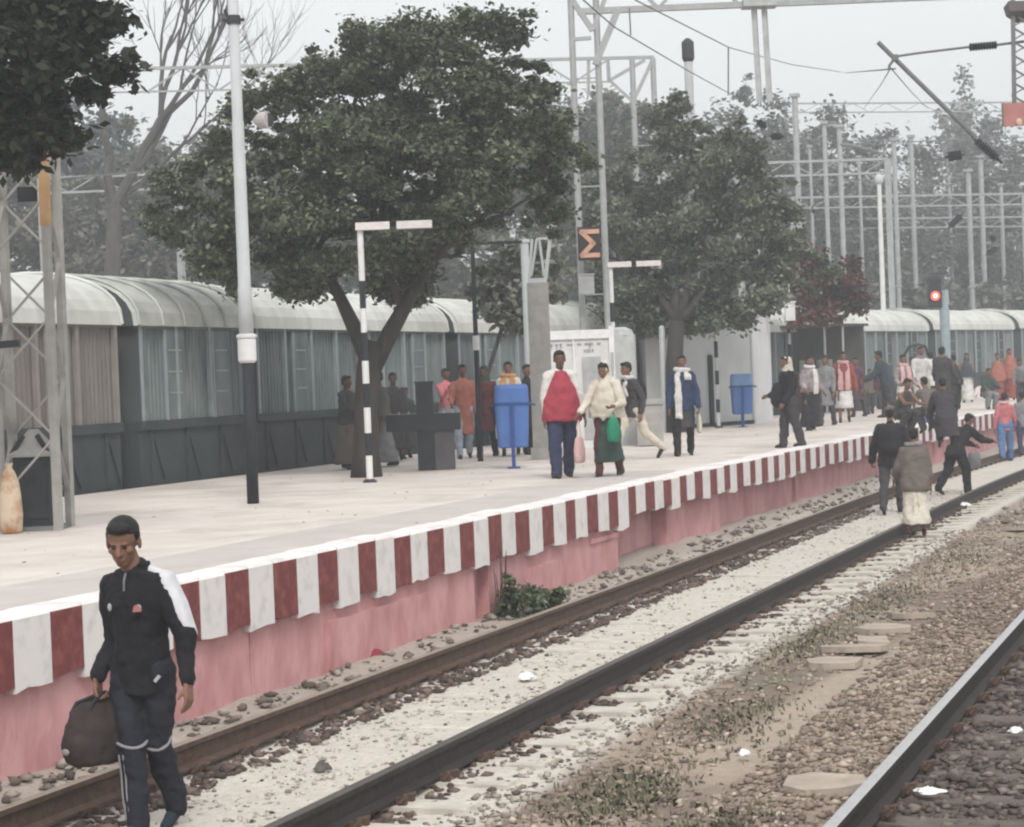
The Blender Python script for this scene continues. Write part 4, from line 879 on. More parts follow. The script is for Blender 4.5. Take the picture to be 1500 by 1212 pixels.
# brick stack left of it
b = onz(948, 655, PZ)
mb = MB(); mb.box(up(b, .42)+fr*.5, (.5, .5, .8), YR); mb.box(up(b, .85)+fr*.5, (.58, .56, .1), YR)
tag(mb.build('masonry_bench', M_conc), 'squat grey masonry block right behind the person in a dark jacket', 'block')
# stall
b = onz(1190, 606, PZ); st = E('stall', 'dark open stall with a maroon counter under the red foliage', 'stall', b); rr = rt; ff = Vector((.3, 1, 0)).normalized()
mb = MB(); mb.prism([b-rt*.98+ff*1.3, b+rt*1.0+ff*1.3, b+rt*1.0+ff*1.4, b-rt*.98+ff*1.4], (0, 0, 0), (0, 0, 2.6)); mb.prism([b-rt*1.02, b-rt*.97, b-rt*.97+ff*1.3, b-rt*1.02+ff*1.3], (0, 0, 0), (0, 0, 2.6)); mb.build('back_wall', mat('dark_stall_board', (.06, .06, .055)), st)
mb = MB(); mb.prism([b-rt*1.1-ff*.3, b+rt*1.1-ff*.3, b+rt*1.1+ff*1.5, b-rt*1.1+ff*1.5], (0, 0, 2.6), (0, 0, 2.68)); mb.build('roof', mat('dark_sheet', (.07, .06, .06)), st)
for x in (-1.0, .45, 1.0): mb = MB(); mb.tube([b+rt*x, up(b, 2.6)+rt*x], .035, 8); mb.build('post', M_pole, st)
mb = MB(); mb.box(up(b, 1.15)+ff*.3, (1.3, .5, .2), YR); mb.box(up(b, .55)+ff*.32, (1.25, .4, 1.0), YR); mb.build('counter', mat('maroon_paint', (.10, .035, .04)), st)
for k in range(4): mb = MB(); q = up(b, 1.45)+rt*(-.4+.27*k)+ff*.3; mb.box(q, (.16, .16, .34), YR+.2*k); mb.build('goods', mat('pale_goods', (.32, .31, .28)), st)
for x, y_, lb in ((1133, 455, 'small white lamp box at the stall corner, left one'), (1157, 457, 'small white lamp box at the stall corner, right one')):
    q = ad(x, y_, 56); mb = MB(); mb.box(q, (.26, .2, .48), YR); mb.box(q+Vector((0, 0, .26)), (.32, .26, .04), YR); mb.bar(q, q+Vector((0, 0, .9)), .03); tag(mb.build('lamp_box', M_white), lb, 'lamp')
# blue bins
M_blue = mat('blue_plastic', (.075, .16, .42), rough=.5, var=.15, scale=3); M_blued = mat('dark_blue_plastic', (.03, .07, .23), rough=.5); M_bluel = mat('pale_blue_plastic', (.17, .30, .52), rough=.5)  # lighter blue is for the farther bin's hood
def rrloft(mb, secs, n=32, pw=.42):
    vs = []
    for c, rx, ry in secs:
        for k in range(n):
            a = 2*math.pi*(k+.5)/n; x, y = math.cos(a), math.sin(a)
            vs.append(Vector(c)+Vector((rx*math.copysign(abs(x)**pw, x), ry*math.copysign(abs(y)**pw, y), 0)))
    m_ = len(secs); fs = [(i*n+k, i*n+(k+1) % n, (i+1)*n+(k+1) % n, (i+1)*n+k) for i in range(m_-1) for k in range(n)]
    mb.add(vs, fs+[tuple(range(n))[::-1], tuple((m_-1)*n+k for k in range(n))])
def bin_(px, py, label, first=None, sc_=1, lid=None):
    b = onz(px, py, PZ)
    if first:
        c = copy_tree(first); c.location = b; c.scale = (sc_,)*3; c['label'] = label
        for k in KIDS(c):
            if k.name.startswith('hood') and lid: k.data = k.data.copy(); k.data.materials[0] = lid
        return c
    t = E('litter_bin', label, 'bin', b, 'blue hooded bins on posts', YR)
    mb = MB(); rrloft(mb, [((0, 0, .32), .21, .16), ((0, 0, .34), .235, .185), ((0, 0, .6), .25, .195), ((0, 0, .98), .268, .21), ((0, 0, 1.0), .255, .2)]); mb.build('bucket', M_blue, t, local=True, smooth=False)
    mb = MB(); rrloft(mb, [((0, 0, .975), .276, .218), ((0, 0, 1.01), .276, .218), ((0, 0, 1.02), .26, .2)]); mb.build('rim', M_blued, t, local=True)
    mb = MB(); rrloft(mb, [((0, 0, 1.02), .268, .21), ((0, 0, 1.24), .264, .208), ((0, 0, 1.29), .245, .19), ((0, 0, 1.305), .20, .15)]); mb.build('hood', M_blue, t, local=True)
    mb = MB(); mb.box((-.0, -.215, .66), (.06, .03, .66)); mb.bar((0, -.2, .55), (0, -.2, 0), .05); mb.bar((0, .0, .33), (0, 0, 0), .06); mb.box((0, -.08, .01), (.2, .3, .02)); mb.build('stand', M_blued, t, local=True)
    mb = MB(); mb.tube([(.27, 0, 1.0), (.37, 0, .97)], .02, 6); mb.tube([(-.27, 0, 1.0), (-.31, 0, .97)], .02, 6); mb.build('pivot', M_blued, t, local=True)
    return t
B1 = bin_(753, 686, 'nearer blue bin, standing in front of a person in an orange scarf')
bin_(1088, 626, 'farther blue bin with a pale hood, against the grey building', B1, 1.0, M_bluel)
# dark tiled water stand
b = onz(626, 689, PZ); ws = E('water_stand', 'dark tiled drinking water stand with a tall column and a wide trough', 'water stand', b, rz=YR)
M_tile = mat('dark_tile', (.025, .03, .038), rough=.4, var=.25)
mb = MB(); mb.box((0, 0, .69), (.27, .27, 1.38)); mb.box((0, 0, 1.385), (.30, .30, .03)); mb.build('column', M_tile, ws, local=True)
mb = MB(); mb.box((-.03, .12, .76), (1.16, .62, .27)); mb.build('trough', M_tile, ws, local=True)
mb = MB(); mb.box((.29, .1, .31), (.3, .5, .62)); mb.build('pedestal', mat('grey_pedestal', (.10, .095, .10)), ws, local=True)
mb = MB()
for x in (-.4, -.25, .3, .45): mb.tube([(x, -.2, .93), (x, -.25, .93), (x, -.25, .89)], .012, 6)
mb.build('tap', M_galv, ws, local=True)
# distant board and small box on the platform
b = onz(1265, 590, PZ); mb = MB(); mb.box(up(b, .25), (.5, .4, .42), YR); mb.box(up(b, .5), (.6, .46, .05), YR)
for sx in (-.25, .25): mb.bar(b+rt*sx, up(b, .3)+rt*sx, .05)
tag(mb.build('luggage_trunk', mat('dark_trunk', (.06, .06, .07))), 'dark low box beside the red jacketed person', 'box')

# ================================================================== LITTER AND SLABS
def slab(px, py, w, l, a, label, th=.05, tilt=0, col=None):
    q = onz(px, py, .03); q.z = gh(q.x, q.y)+.03; mb = MB(); n = 7; pts = []
    for i in range(n):
        t = 2*math.pi*i/n+random.uniform(-.25, .25); rr_ = random.uniform(.62, 1.15); pts.append(Vector((w/2*rr_*math.cos(t), l/2*rr_*math.sin(t), 0)))
    Rm = Matrix.Rotation(a, 3, 'Z') @ Matrix.Rotation(tilt, 3, 'X'); pts = [Rm @ p for p in pts]
    mb.prism([p+q for p in pts], (0, 0, -th/2), (0, 0, th/2)); return tag(mb.build('broken_slab', col or mat('broken_concrete', (.38, .32, .27), scale=6, var=.2, bump=.5)), label, 'slab', 'broken slabs between the tracks')
random.seed(13)
for (x, y, w_, l, a, lb) in [(1250, 955, .62, .5, .3, 'broken slab, the widest in the middle of the heap'), (1225, 975, .5, .35, .1, 'broken slab at the near left of the heap'), (1300, 925, .55, .45, .6, 'broken slab lying behind the widest one'), (1335, 905, .5, .35, .2, 'dark edged broken slab farthest back in the heap'), (1280, 945, .4, .3, 1.2, 'small broken slab leaning on the heap'), (1205, 1172, .5, .35, .1, 'buried slab near the bottom of the picture'), (1500, 780, .8, .5, .2, 'pale slab at the right edge')]:
    slab(x, y, w_, l, a, lb, tilt=random.uniform(-.15, .15))
def rag(px, py, s, h, col, label, cat, name, zz=.03):
    q = onz(px, py, zz); mb = MB(); n = 18; vs = []; 
    rings = [(1, 0), (.85, .35), (.55, .8), (.2, 1)]
    for j, (rr_, zz_) in enumerate(rings):
        for i in range(n):
            t = 2*math.pi*i/n; k = rr_*(1+.28*math.sin(3*t+j)+random.uniform(-.15, .15)); vs.append(q+Vector((s[0]*k*math.cos(t), s[1]*k*math.sin(t), h*zz_*(1+random.uniform(-.3, .3)))))
    fs = [(j*n+i, j*n+(i+1) % n, (j+1)*n+(i+1) % n, (j+1)*n+i) for j in range(3) for i in range(n)]+[tuple(3*n+i for i in range(n)), tuple(range(n))[::-1]]
    mb.add(vs, fs); return tag(mb.build(name, col), label, cat)
M_lit = mat('white_plastic_litter', (.8, .8, .8), rough=.5, var=.05)
rag(771, 994, (.07, .07), .05, M_lit, 'crumpled white paper between the rails of the dusty track', 'litter', 'crumpled_paper', .01)
rag(1360, 1160, (.09, .06), .025, M_lit, 'white plastic scrap between the rails at the bottom right', 'litter', 'plastic_scrap', .04)
rag(1487, 1072, (.045, .04), .03, M_lit, 'small white scrap at the right edge between the bright rails', 'litter', 'paper_scrap', .04)
rag(545, 963, (.10, .16), .07, mat('red_cloth', (.24, .045, .06)), 'crumpled dark red cloth lying at the foot of the pink wall', 'cloth', 'red_cloth', .04)
rag(1412, 742, (.12, .12), .06, M_lit, 'pale scrap right of the track where people cross', 'litter', 'paper_scrap', .03)
rag(472, 1128, (.06, .05), .05, mat('dark_stone', (.12, .11, .10)), 'dark stone lying alone between the rails', 'stone', 'dark_stone', .01)
rag(1090, 1105, (.035, .035), .03, M_lit, 'tiny white scrap on the gravel near the bright rail', 'litter', 'paper_scrap', .05)

# ================================================================== PEOPLE
def cloth(name, col, var=.14, c2=None): return mat('cloth_'+name, col, scale=7, var=var, bump=.5, bscale=16, col2=c2, rough=.9)
FIG = {}
M_skin = mat('brown_skin', (.20, .105, .072), rough=.6, var=.08, scale=9)
M_hair = mat('black_hair', (.012, .010, .010), rough=.55, var=.3, scale=30, bump=.5, bscale=80)
def soft(mb, name, mtl, parent, voxel, sm=2, wr=0):
    """fuse overlapping rounded forms into one continuous surface"""
    me = bpy.data.meshes.new('tmp'); me.from_pydata([tuple(v) for v in mb.v], [], mb.f); o = bpy.data.objects.new('tmp', me); C.objects.link(o)
    r = o.modifiers.new('r', 'REMESH'); r.mode = 'VOXEL'; r.voxel_size = voxel; r.use_smooth_shade = True
    if sm: q = o.modifiers.new('s', 'SMOOTH'); q.iterations = sm; q.factor = .5
    if wr:
        tx = bpy.data.textures.get('folds') or bpy.data.textures.new('folds', 'CLOUDS'); tx.noise_scale = .11; tx.noise_depth = 2
        dm = o.modifiers.new('d', 'DISPLACE'); dm.texture = tx; dm.strength = wr; dm.mid_level = .5; dm.texture_coords = 'LOCAL'
    dg = bpy.context.evaluated_depsgraph_get(); dg.update(); m2 = bpy.data.meshes.new_from_object(o.evaluated_get(dg))
    bpy.data.objects.remove(o); bpy.data.meshes.remove(me); m2.name = name; m2.materials.clear()
    for m in (mtl if isinstance(mtl, (list, tuple)) else [mtl]): m2.materials.append(m)
    return link(name, m2, parent)
def rotx(v, a): c, s = math.cos(a), math.sin(a); return Vector((v.x, v.y*c-v.z*s, v.y*s+v.z*c))
HK = [1.0]; WR = .045
class Fig:
    """joints of a standing / walking / sitting figure; +y is where it faces, +x its right hand side; metres"""
    def __init__(s, H, hoff=(0, 0, 0), lean=0, armR=(5, 8, 10), armL=(5, 8, 10), legR=(8, 5), legL=(-8, 10), head=(0, 0), splay=3, twist=0, base=0):
        s.H = H; J = s.J = {}; down = Vector((0, 0, -1)); th, sh = .245*H, .235*H
        def leg(sx, pk):
            p, k = R(pk[0]), R(pk[1]); ab = R(splay)*sx
            kd = Vector((math.sin(ab), math.sin(p), -math.cos(p))); kd.normalize(); sd = Vector((math.sin(ab)*.3, math.sin(p-k), -math.cos(p-k))); sd.normalize()
            return kd*th, sd*sh
        low = 1e9; tmp = {}
        for n, sx, pk in (('R', 1, legR), ('L', -1, legL)):
            a, b = leg(sx, pk); tmp[n] = (a, b); low = min(low, (a+b).z)
        hz = -low+.045*H+base; J['pel'] = Vector((0, 0, hz+.01*H))
        for n, sx in (('R', 1), ('L', -1)):
            J['hip'+n] = Vector((sx*.052*H, 0, hz)); J['kn'+n] = J['hip'+n]+tmp[n][0]; J['an'+n] = J['kn'+n]+tmp[n][1]
        le = R(lean); tw = R(twist)
        def tor(v): v = Vector((v.x*math.cos(tw)-v.y*math.sin(tw), v.x*math.sin(tw)+v.y*math.cos(tw), v.z)); return J['pel']+rotx(v*H, -le)
        s.tor = tor; J['neck'] = tor(Vector((0, -.005, .302))); 
        for n, sx, ar in (('R', 1, armR), ('L', -1, armL)):
            J['sh'+n] = tor(Vector((sx*.094, -.005, .252))); p, o, e = R(ar[0]), R(ar[1]), R(ar[2])
            ud = Vector((math.sin(o)*sx, math.sin(p)*math.cos(o), -math.cos(p)*math.cos(o))).normalized()
            inn = R(ar[3]) if len(ar) > 3 else 0
            ld = Vector((math.sin(o)*sx*.6-math.sin(inn)*sx, math.sin(p+e), -math.cos(p+e)*math.cos(o))).normalized()
            J['el'+n] = J['sh'+n]+ud*.175*H; J['wr'+n] = J['el'+n]+ld*.15*H; J['fd'+n] = ld
        yaw, nod = R(head[0]), R(head[1]+lean*.5)
        s.HM = Matrix.Rotation(yaw, 3, 'Z') @ Matrix.Rotation(-nod, 3, 'X')
        J['head'] = J['neck']+s.HM @ Vector((0, .012*H, .075*H))+Vector((0, 0, .012*H))+Vector(hoff)
def hand(mb, w, d, inn, fwdv, H, curl=25, grip=False):
    """palm with four fingers and a thumb leaving its side; w wrist, d finger direction, inn palm normal, fwdv thumb side"""
    k = H/1.7; d = d.normalized(); fwdv = (fwdv-d*fwdv.dot(d)).normalized(); inn = inn-d*inn.dot(d)-fwdv*inn.dot(fwdv); inn.normalize()
    p1 = w+d*.085*k
    for t in (-.026, -.009, .009, .026): mb.cone(w+fwdv*t*.7*k, p1+fwdv*t*k, .016*k, .0125*k, 8)
    cu = 95 if grip else curl
    for i, (t, L) in enumerate(((.029, .072), (.010, .080), (-.010, .074), (-.028, .058))):
        L *= k; b = p1+fwdv*t*k; a1 = R(cu*.5+i*4); a2 = R(cu*1.1+i*5); a3 = R(cu*1.7+i*5)
        q1 = b+(d*math.cos(a1)+inn*math.sin(a1))*L*.42; q2 = q1+(d*math.cos(a2)+inn*math.sin(a2))*L*.32; q3 = q2+(d*math.cos(a3)+inn*math.sin(a3))*L*.26
        mb.cone(b, q1, .0095*k, .0085*k, 8); mb.cone(q1, q2, .0085*k, .0078*k, 8); mb.cone(q2, q3, .0078*k, .006*k, 8)
    b = w+d*.03*k+fwdv*.022*k; q = b+(d*.72+fwdv*.6+inn*.35).normalized()*.042*k; e = q+(d*.85+fwdv*.15+inn*.5).normalized()*.032*k
    mb.cone(b, q, .014*k, .0105*k, 8); mb.cone(q, e, .0105*k, .008*k, 8)
def headshape(mb, f, detail=False):
    H = f.H; k = H/1.7*HK[0]; c = f.J['head']; M = f.HM
    def at(x, y, z): return c+M @ Vector((x, y, z))*k
    mb.ell(at(0, -.008, .035), (.074*k, .090*k, .082*k), M); mb.ell(at(0, .018, -.03), (.058*k, .068*k, .082*k), M)
    mb.ell(at(0, .045, -.083), (.034*k, .034*k, .026*k), M)                      # chin
    mb.ell(at(0, .068, .018), (.046*k, .018*k, .014*k), M)                       # brow
    mb.cone(at(0, .083, .008), at(0, .102, -.026), .009*k, .0145*k); mb.ell(at(.011, .088, -.031), .009*k); mb.ell(at(-.011, .088, -.031), .009*k)
    for sx in (-1, 1):
        mb.ell(at(sx*.040, .055, -.018), (.022*k, .022*k, .018*k), M); mb.ell(at(sx*.077, -.01, -.005), (.010*k, .022*k, .034*k), M)
    mb.ell(at(0, .078, -.056), (.025*k, .012*k, .007*k), M); mb.ell(at(0, .076, -.068), (.021*k, .012*k, .008*k), M)
    mb.cone(f.J['neck']+Vector((0, 0, -.04*H)), at(0, -.015, -.045), .055*k, .050*k, 12)
def torso_secs(f, t=0, z0=-.06, flat=1.0):
    H = f.H; q = []
    for z, rx, ry in ((-.08, .080, .058), (-.03, .092, .064), (.03, .088, .062), (.09, .078, .056), (.15, .085, .060), (.20, .094, .064), (.245, .096, .060), (.275, .078, .050), (.298, .050, .040)):
        if z < z0: continue
        q.append((f.tor(Vector((0, 0, z))), rx*H+t, (ry*H+t)*flat))
    return q
def person(px, py, H, face, label, pose={}, wear=(), z=PZ, depth=None, vox=.011, name_group=None, hair='short', skin=None, feet=True, detail=False, at=None):
    b = at if at is not None else onz(px, py, z)
    f = Fig(H, **pose); J = f.J; d0 = Vector((fw.x, fw.y, 0)).normalized()
    dv = -d0*math.cos(R(face))+rt*math.sin(R(face)); hd = math.atan2(-dv.x, dv.y)
    t = E('person', label, 'person', b, name_group, hd)
    k = H/1.7; mb = MB(); mb.loft(torso_secs(f, -.008))
    mb.ell(J['pel']-Vector((0, 0, .02*H)), (.085*H, .06*H, .06*H))
    for n, sx in (('R', 1), ('L', -1)):
        mb.cone(J['hip'+n], J['kn'+n], .050*H, .034*H); mb.cone(J['kn'+n], J['an'+n], .032*H, .021*H)
        if feet is None: mb.cone(J['an'+n], J['an'+n]+Vector((sx*.01, .09*k, -.035*k)), .019*H, .013*H)
        mb.cone(J['sh'+n], J['el'+n], .031*H, .024*H); mb.cone(J['el'+n], J['wr'+n], .023*H, .0155*H)
        g = pose_grip(t, n)
        fd = J['fd'+n]; inn = Vector((-sx, 0, 0)); hand(mb, J['wr'+n], fd if not (('grip'+n) in wear) else Vector((0, 0, -1)), inn, Vector((0, 1, 0)), H, 30, grip=('grip'+n) in wear)
    headshape(mb, f)
    soft(mb, 'body', skin or M_skin, t, vox, 1)
    k *= HK[0]; e = MB()
    for sx in (-1, 1): e.ell(J['head']+f.HM @ Vector((sx*.028, .0735, .001))*k, (.010*k, .006*k, .0045*k), f.HM)
    for sx in (-1, 1): e.ell(J['head']+f.HM @ Vector((sx*.028, .085, .018))*k, (.015*k, .005*k, .0035*k), f.HM)
    e.build('eyes', M_hair, t, local=True, smooth=True)
    if hair:
        h = MB(); c = J['head']; M = f.HM
        def at(x, y, z): return c+M @ Vector((x, y, z))*k
        h.ell(at(0, -.020, .052), (.081*k, .090*k, .078*k), M)
        h.ell(at(0, .052, .092), (.06*k, .04*k, .030*k), M); h.ell(at(0, -.06, .0), (.066*k, .045*k, .06*k), M)
        for sx in (-1, 1): h.ell(at(sx*.070, -.012, .035), (.014*k, .03*k, .035*k), M)
        if hair == 'bun': h.ell(at(0, -.12, -.01), (.04*k, .04*k, .045*k), M); h.ell(at(0, -.075, -.03), (.06*k, .035*k, .06*k), M)
        soft(h, 'hair', M_hair, t, vox*.9, 1)
    k = H/1.7
    if feet is not None:
        sh = None
        for n, sx in (('R', 1), ('L', -1)):
            sh = MB(); a = J['an'+n]; pitch = (J['an'+n]-J['kn'+n]).normalized(); fwd_ = Vector((0, 1, 0)) if abs(pitch.y) < .35 else Vector((0, -pitch.z, pitch.y)).normalized()
            if fwd_.y < 0: fwd_ = -fwd_
            h0 = a-Vector((0, 0, .018*H)); sh.cone(h0-fwd_*.035*k, h0+fwd_*.13*k-Vector((0, 0, .008*H)), .036*k, .031*k); sh.cone(h0-fwd_*.03*k-Vector((0, 0, .012*H)), h0+fwd_*.15*k-Vector((0, 0, .014*H)), .032*k, .028*k); sh.cone(a-pitch*.02, h0, .040*k, .038*k); sh.cone(h0, h0+fwd_*.08*k, .038*k, .032*k)
            soft(sh, 'shoe', feet if feet is not True else cloth('dark_shoe', (.03, .025, .025)), t, vox, 1)
    v2 = vox*1.35
    for w in wear:
        if isinstance(w, str): continue
        kind, m = w[0], w[1]; a = w[2] if len(w) > 2 else None; g = MB()
        if kind in ('jacket', 'shirt', 'coat', 'kurta'):
            th = (.026 if kind == 'jacket' else .014)*k if not a else a*k; secs = torso_secs(f, th)
            hem = {'jacket': -.085, 'shirt': -.09, 'coat': -.25, 'kurta': -.27}[kind]; hh = f.J['pel']
            fl = .012 if hem < -.2 else 0; secs = [(f.tor(Vector((0, 0, -.08)))+Vector((0, 0, (hem+.08)*H)), .090*H+th+fl*H, .066*H+th+fl*H), (f.tor(Vector((0, 0, -.08)))+Vector((0, 0, (hem+.08)*H*.5)), .086*H+th, .064*H+th)]+secs
            g.loft(secs, 22)
            for n in 'RL':
                g.cone(J['sh'+n], J['el'+n], .034*H+th*.6, .028*H+th*.6); g.cone(J['neck']-Vector((0, 0, .03*H)), J['sh'+n], .026*H, .032*H+th*.6); w_ = J['el'+n].lerp(J['wr'+n], .93); g.cone(J['el'+n], w_, .028*H+th*.6, .0195*H+th*.5)
                # a few sleeve folds
                q = J['el'+n]; g.ell(q+Vector((0, .004, .012)), .034*H+th*.4)
            g.cone(J['neck']-Vector((0, 0, .035*H)), J['neck']+Vector((0, 0, .0)), .052*H, .040*H)
            soft(g, kind, m, t, v2, 2, WR)
        elif kind in ('trousers', 'loose_trousers'):
            th = .012*k if kind == 'trousers' else .03*k; x_ = a or 0; cr_ = J['pel']-Vector((0, 0, .03*H))
            g.ell(cr_, (.093*H+th, .066*H+th, .07*H)); 
            for n in 'RL':
                g.cone(J['hip'+n], J['kn'+n], .054*H+th, .040*H+th); e_ = J['kn'+n].lerp(J['an'+n], 1.06); g.cone(J['kn'+n], e_, .037*H+th, .031*H+th*.8)
                g.ell(J['an'+n]+Vector((0, .008, .0)), .031*H+th*.8); g.ell(J['kn'+n].lerp(J['an'+n], .6)+Vector((0, -.01, 0)), .035*H+th)
            soft(g, kind, m, t, v2, 2, WR)
        elif kind in ('skirt', 'dhoti', 'sari'):
            za = .07*H if not a else a*H; pe = J['pel']; mid = (J['anR']+J['anL'])/2; kn = (J['knR']+J['knL'])/2
            sp = abs(J['anR'].y-J['anL'].y)/2; sk = abs(J['knR'].y-J['knL'].y)/2
            g.loft([(Vector((mid.x, mid.y, za)), .130*H, .07*H+sp), (Vector((mid.x, mid.y*.9, za+.05*H)), .126*H, .07*H+sp*.95), (Vector((kn.x, kn.y, kn.z)), .118*H, .066*H+sk), (pe-Vector((0, 0, .08*H)), .105*H, .078*H), (pe, .10*H, .072*H), (pe+Vector((0, 0, .05*H)), .09*H, .066*H)], 24)
            random.seed(int(px))
            for i in range(9):
                an = 2*math.pi*i/9+random.random()*.4; r1 = .105*H; g.cone(Vector((mid.x+math.cos(an)*r1, mid.y+math.sin(an)*(.055*H+sp), za+.01)), pe+Vector((math.cos(an)*.085*H, math.sin(an)*.065*H, -.05*H)), .018*k, .012*k, 6)
            soft(g, kind, m, t, v2, 1, WR)
        elif kind == 'shawl':
            zb = a if a is not None else -.06
            secs = [(f.tor(Vector((0, .0, zb))), .128*H, .088*H), (f.tor(Vector((0, .0, zb+.05))), .132*H, .09*H), (f.tor(Vector((0, .01, .12))), .128*H, .088*H), (f.tor(Vector((0, 0, .20))), .122*H, .080*H), (f.tor(Vector((0, 0, .255))), .098*H, .068*H), (f.tor(Vector((0, 0, .302))), .055*H, .052*H)]
            g.loft(secs, 26); 
            for n in 'RL': g.cone(J['sh'+n], J['el'+n], .040*H, .042*H); g.cone(J['el'+n], J['el'+n].lerp(J['wr'+n], .5), .042*H, .035*H)
            random.seed(int(px)+3)
            for i in range(8): an = random.uniform(0, 6.28); g.cone(f.tor(Vector((.13*math.cos(an), .085*math.sin(an), zb+.01))), f.tor(Vector((.06*math.cos(an+.8), .05*math.sin(an+.8), .28))), .017*k, .012*k, 6)
            soft(g, kind, m, t, v2, 1, WR)
        elif kind == 'scarf':
            for i in range(10):
                a1 = 2*math.pi*i/10; a2 = 2*math.pi*(i+1)/10; nk = J['neck']; g.cone(nk+Vector((.06*H*math.cos(a1), .05*H*math.sin(a1)+.01, .01*H+.01*math.cos(a1))), nk+Vector((.06*H*math.cos(a2), .05*H*math.sin(a2)+.01, .01*H)), .024*H, .024*H, 8)
            L = a or .30
            for sx in (-1, 1):
                if isinstance(L, tuple) and L[(sx+1)//2] == 0: continue
                Lx = L[(sx+1)//2] if isinstance(L, tuple) else L
                p0 = f.tor(Vector((sx*.045, .058, .27))); p1 = f.tor(Vector((sx*.05, .088, .27-Lx*.5))); p2 = f.tor(Vector((sx*.05, .085, .27-Lx)))
                for dx in (-.018, 0, .018): g.cone(p0+Vector((dx*H, 0, 0)), p1+Vector((dx*1.2*H, 0, 0)), .016*H, .017*H, 8); g.cone(p1+Vector((dx*1.2*H, 0, 0)), p2+Vector((dx*1.4*H, 0, 0)), .017*H, .014*H, 8)
            soft(g, kind, m, t, v2, 1, WR)
        elif kind in ('headscarf', 'hood'):
            c = J['head']; M = f.HM; g.ell(c+M @ Vector((0, -.028, .035))*k, (.094*k, .10*k, .092*k), M); g.ell(c+M @ Vector((0, -.06, -.04))*k, (.085*k, .07*k, .10*k), M)
            g.cone(c+M @ Vector((0, -.045, -.05))*k, J['neck']+Vector((0, -.01, -.02*H)), .085*k, .115*k, 14)
            soft(g, kind, m, t, v2, 1, WR)
        elif kind == 'cap':
            c = J['head']; M = f.HM; g.ell(c+M @ Vector((0, -.01, .075))*k, (.086*k, .098*k, .06*k), M); g.ell(c+M @ Vector((0, .02, .055))*k, (.082*k, .095*k, .018*k), M)
            soft(g, kind, m, t, v2, 1, WR)
        elif kind == 'cape':
            zb = a if a is not None else -.06; o_ = .010*H
            g.loft([(f.tor(Vector((0, .010, zb))), .160*H, .105*H), (f.tor(Vector((0, .010, zb+.06))), .160*H, .104*H), (f.tor(Vector((0, .014, .08))), .144*H, .100*H), (f.tor(Vector((0, .016, .17))), .108*H, .092*H), (f.tor(Vector((0, .016, .24))), .070*H, .078*H), (f.tor(Vector((0, .008, .30))), .046*H, .052*H)], 26)
            random.seed(int(px)+5)
            for i in range(9): an = random.uniform(0, 6.28); g.cone(f.tor(Vector((.145*math.cos(an), .095*math.sin(an)+.01, zb-.01+.02*random.random()))), f.tor(Vector((.05*math.cos(an), .06*math.sin(an)+.012, .26))), .018*k, .010*k, 6)
            soft(g, kind, m, t, v2, 1, WR)
        elif kind == 'sleeves':
            for n in 'RL': g.cone(J['neck']+Vector((0, 0, -.01*H)), J['sh'+n]+Vector((0, 0, .01*H)), .036*H, .044*H); g.cone(J['sh'+n], J['el'+n], .046*H, .042*H); g.cone(J['el'+n], J['el'+n].lerp(J['wr'+n], .75), .038*H, .024*H)
            soft(g, kind, m, t, v2, 1, WR)
        elif kind == 'drape':            # cloth hanging across the front of the body in a point
            p = [f.tor(Vector(q)) for q in a]
            for i in range(len(p)-1): g.cone(p[i], p[i+1], .05*H, .05*H)
            soft(g, kind, m, t, v2, 1, WR)
    t['_f'] = 0; del t['_f']
    FIG[t.name] = (f, t); return t, f
def pose_grip(t, n): return None

def wpt(t, v): return t.location+Matrix.Rotation(t.rotation_euler.z, 3, 'Z') @ Vector(v)
def backpack(t, f, label, mtl, side=-1, s=1.0, name='backpack', cat='backpack', off=(0, 0)):
    H = f.H; o = E(name, label, cat, t.location, None, t.rotation_euler.z); k = H/1.7*s; c = f.tor(Vector((off[0], side*(.062+.055), .15+off[1])))
    g = MB(); g.ell(c, (.15*k, .10*k, .21*k)); g.ell(c-Vector((0, 0, .08*k)), (.155*k, .11*k, .14*k)); g.ell(c+Vector((0, side*.06*k, -.09*k)), (.11*k, .05*k, .09*k)); soft(g, 'pack', mtl, o, .016, 1)
    g = MB()
    for sx in (-1, 1): g.tube([c+Vector((sx*.06, -side*.05, .17*k)), f.tor(Vector((sx*.065, .0, .305))), f.tor(Vector((sx*.075, -side*.082, .24))), f.tor(Vector((sx*.095, -side*.06, .12))), c+Vector((sx*.12*k, 0, -.1*k))], .013*k, 6)
    g.build('strap', mtl, o, local=True); return o
def handbag(t, f, n, label, mtl, w=.26, h=.3, d=.08, name='bag', cat='bag', L=.14, zoff=0):
    q = f.J['wr'+n]+Vector((0, 0, -.085*f.H/1.7)); o = E(name, label, cat, wpt(t, q+Vector((0, 0, -L-h))), None, t.rotation_euler.z)
    g = MB(); g.loft([((0, 0, .005), d*.38, w*.40), ((0, 0, .03), d*.5, w*.5), ((0, 0, h*.5), d*.55, w*.52), ((0, 0, h*.9), d*.35, w*.46), ((0, 0, h), d*.12, w*.42)], 16); g.build('sack', mtl, o, local=True, smooth=True)
    g = MB(); g.tube([(0, -w*.25, h), (0, -w*.16, h+L*.7), (0, 0, h+L+.01), (0, w*.16, h+L*.7), (0, w*.25, h)], .007, 6); g.build('handle', mtl, o, local=True); return o

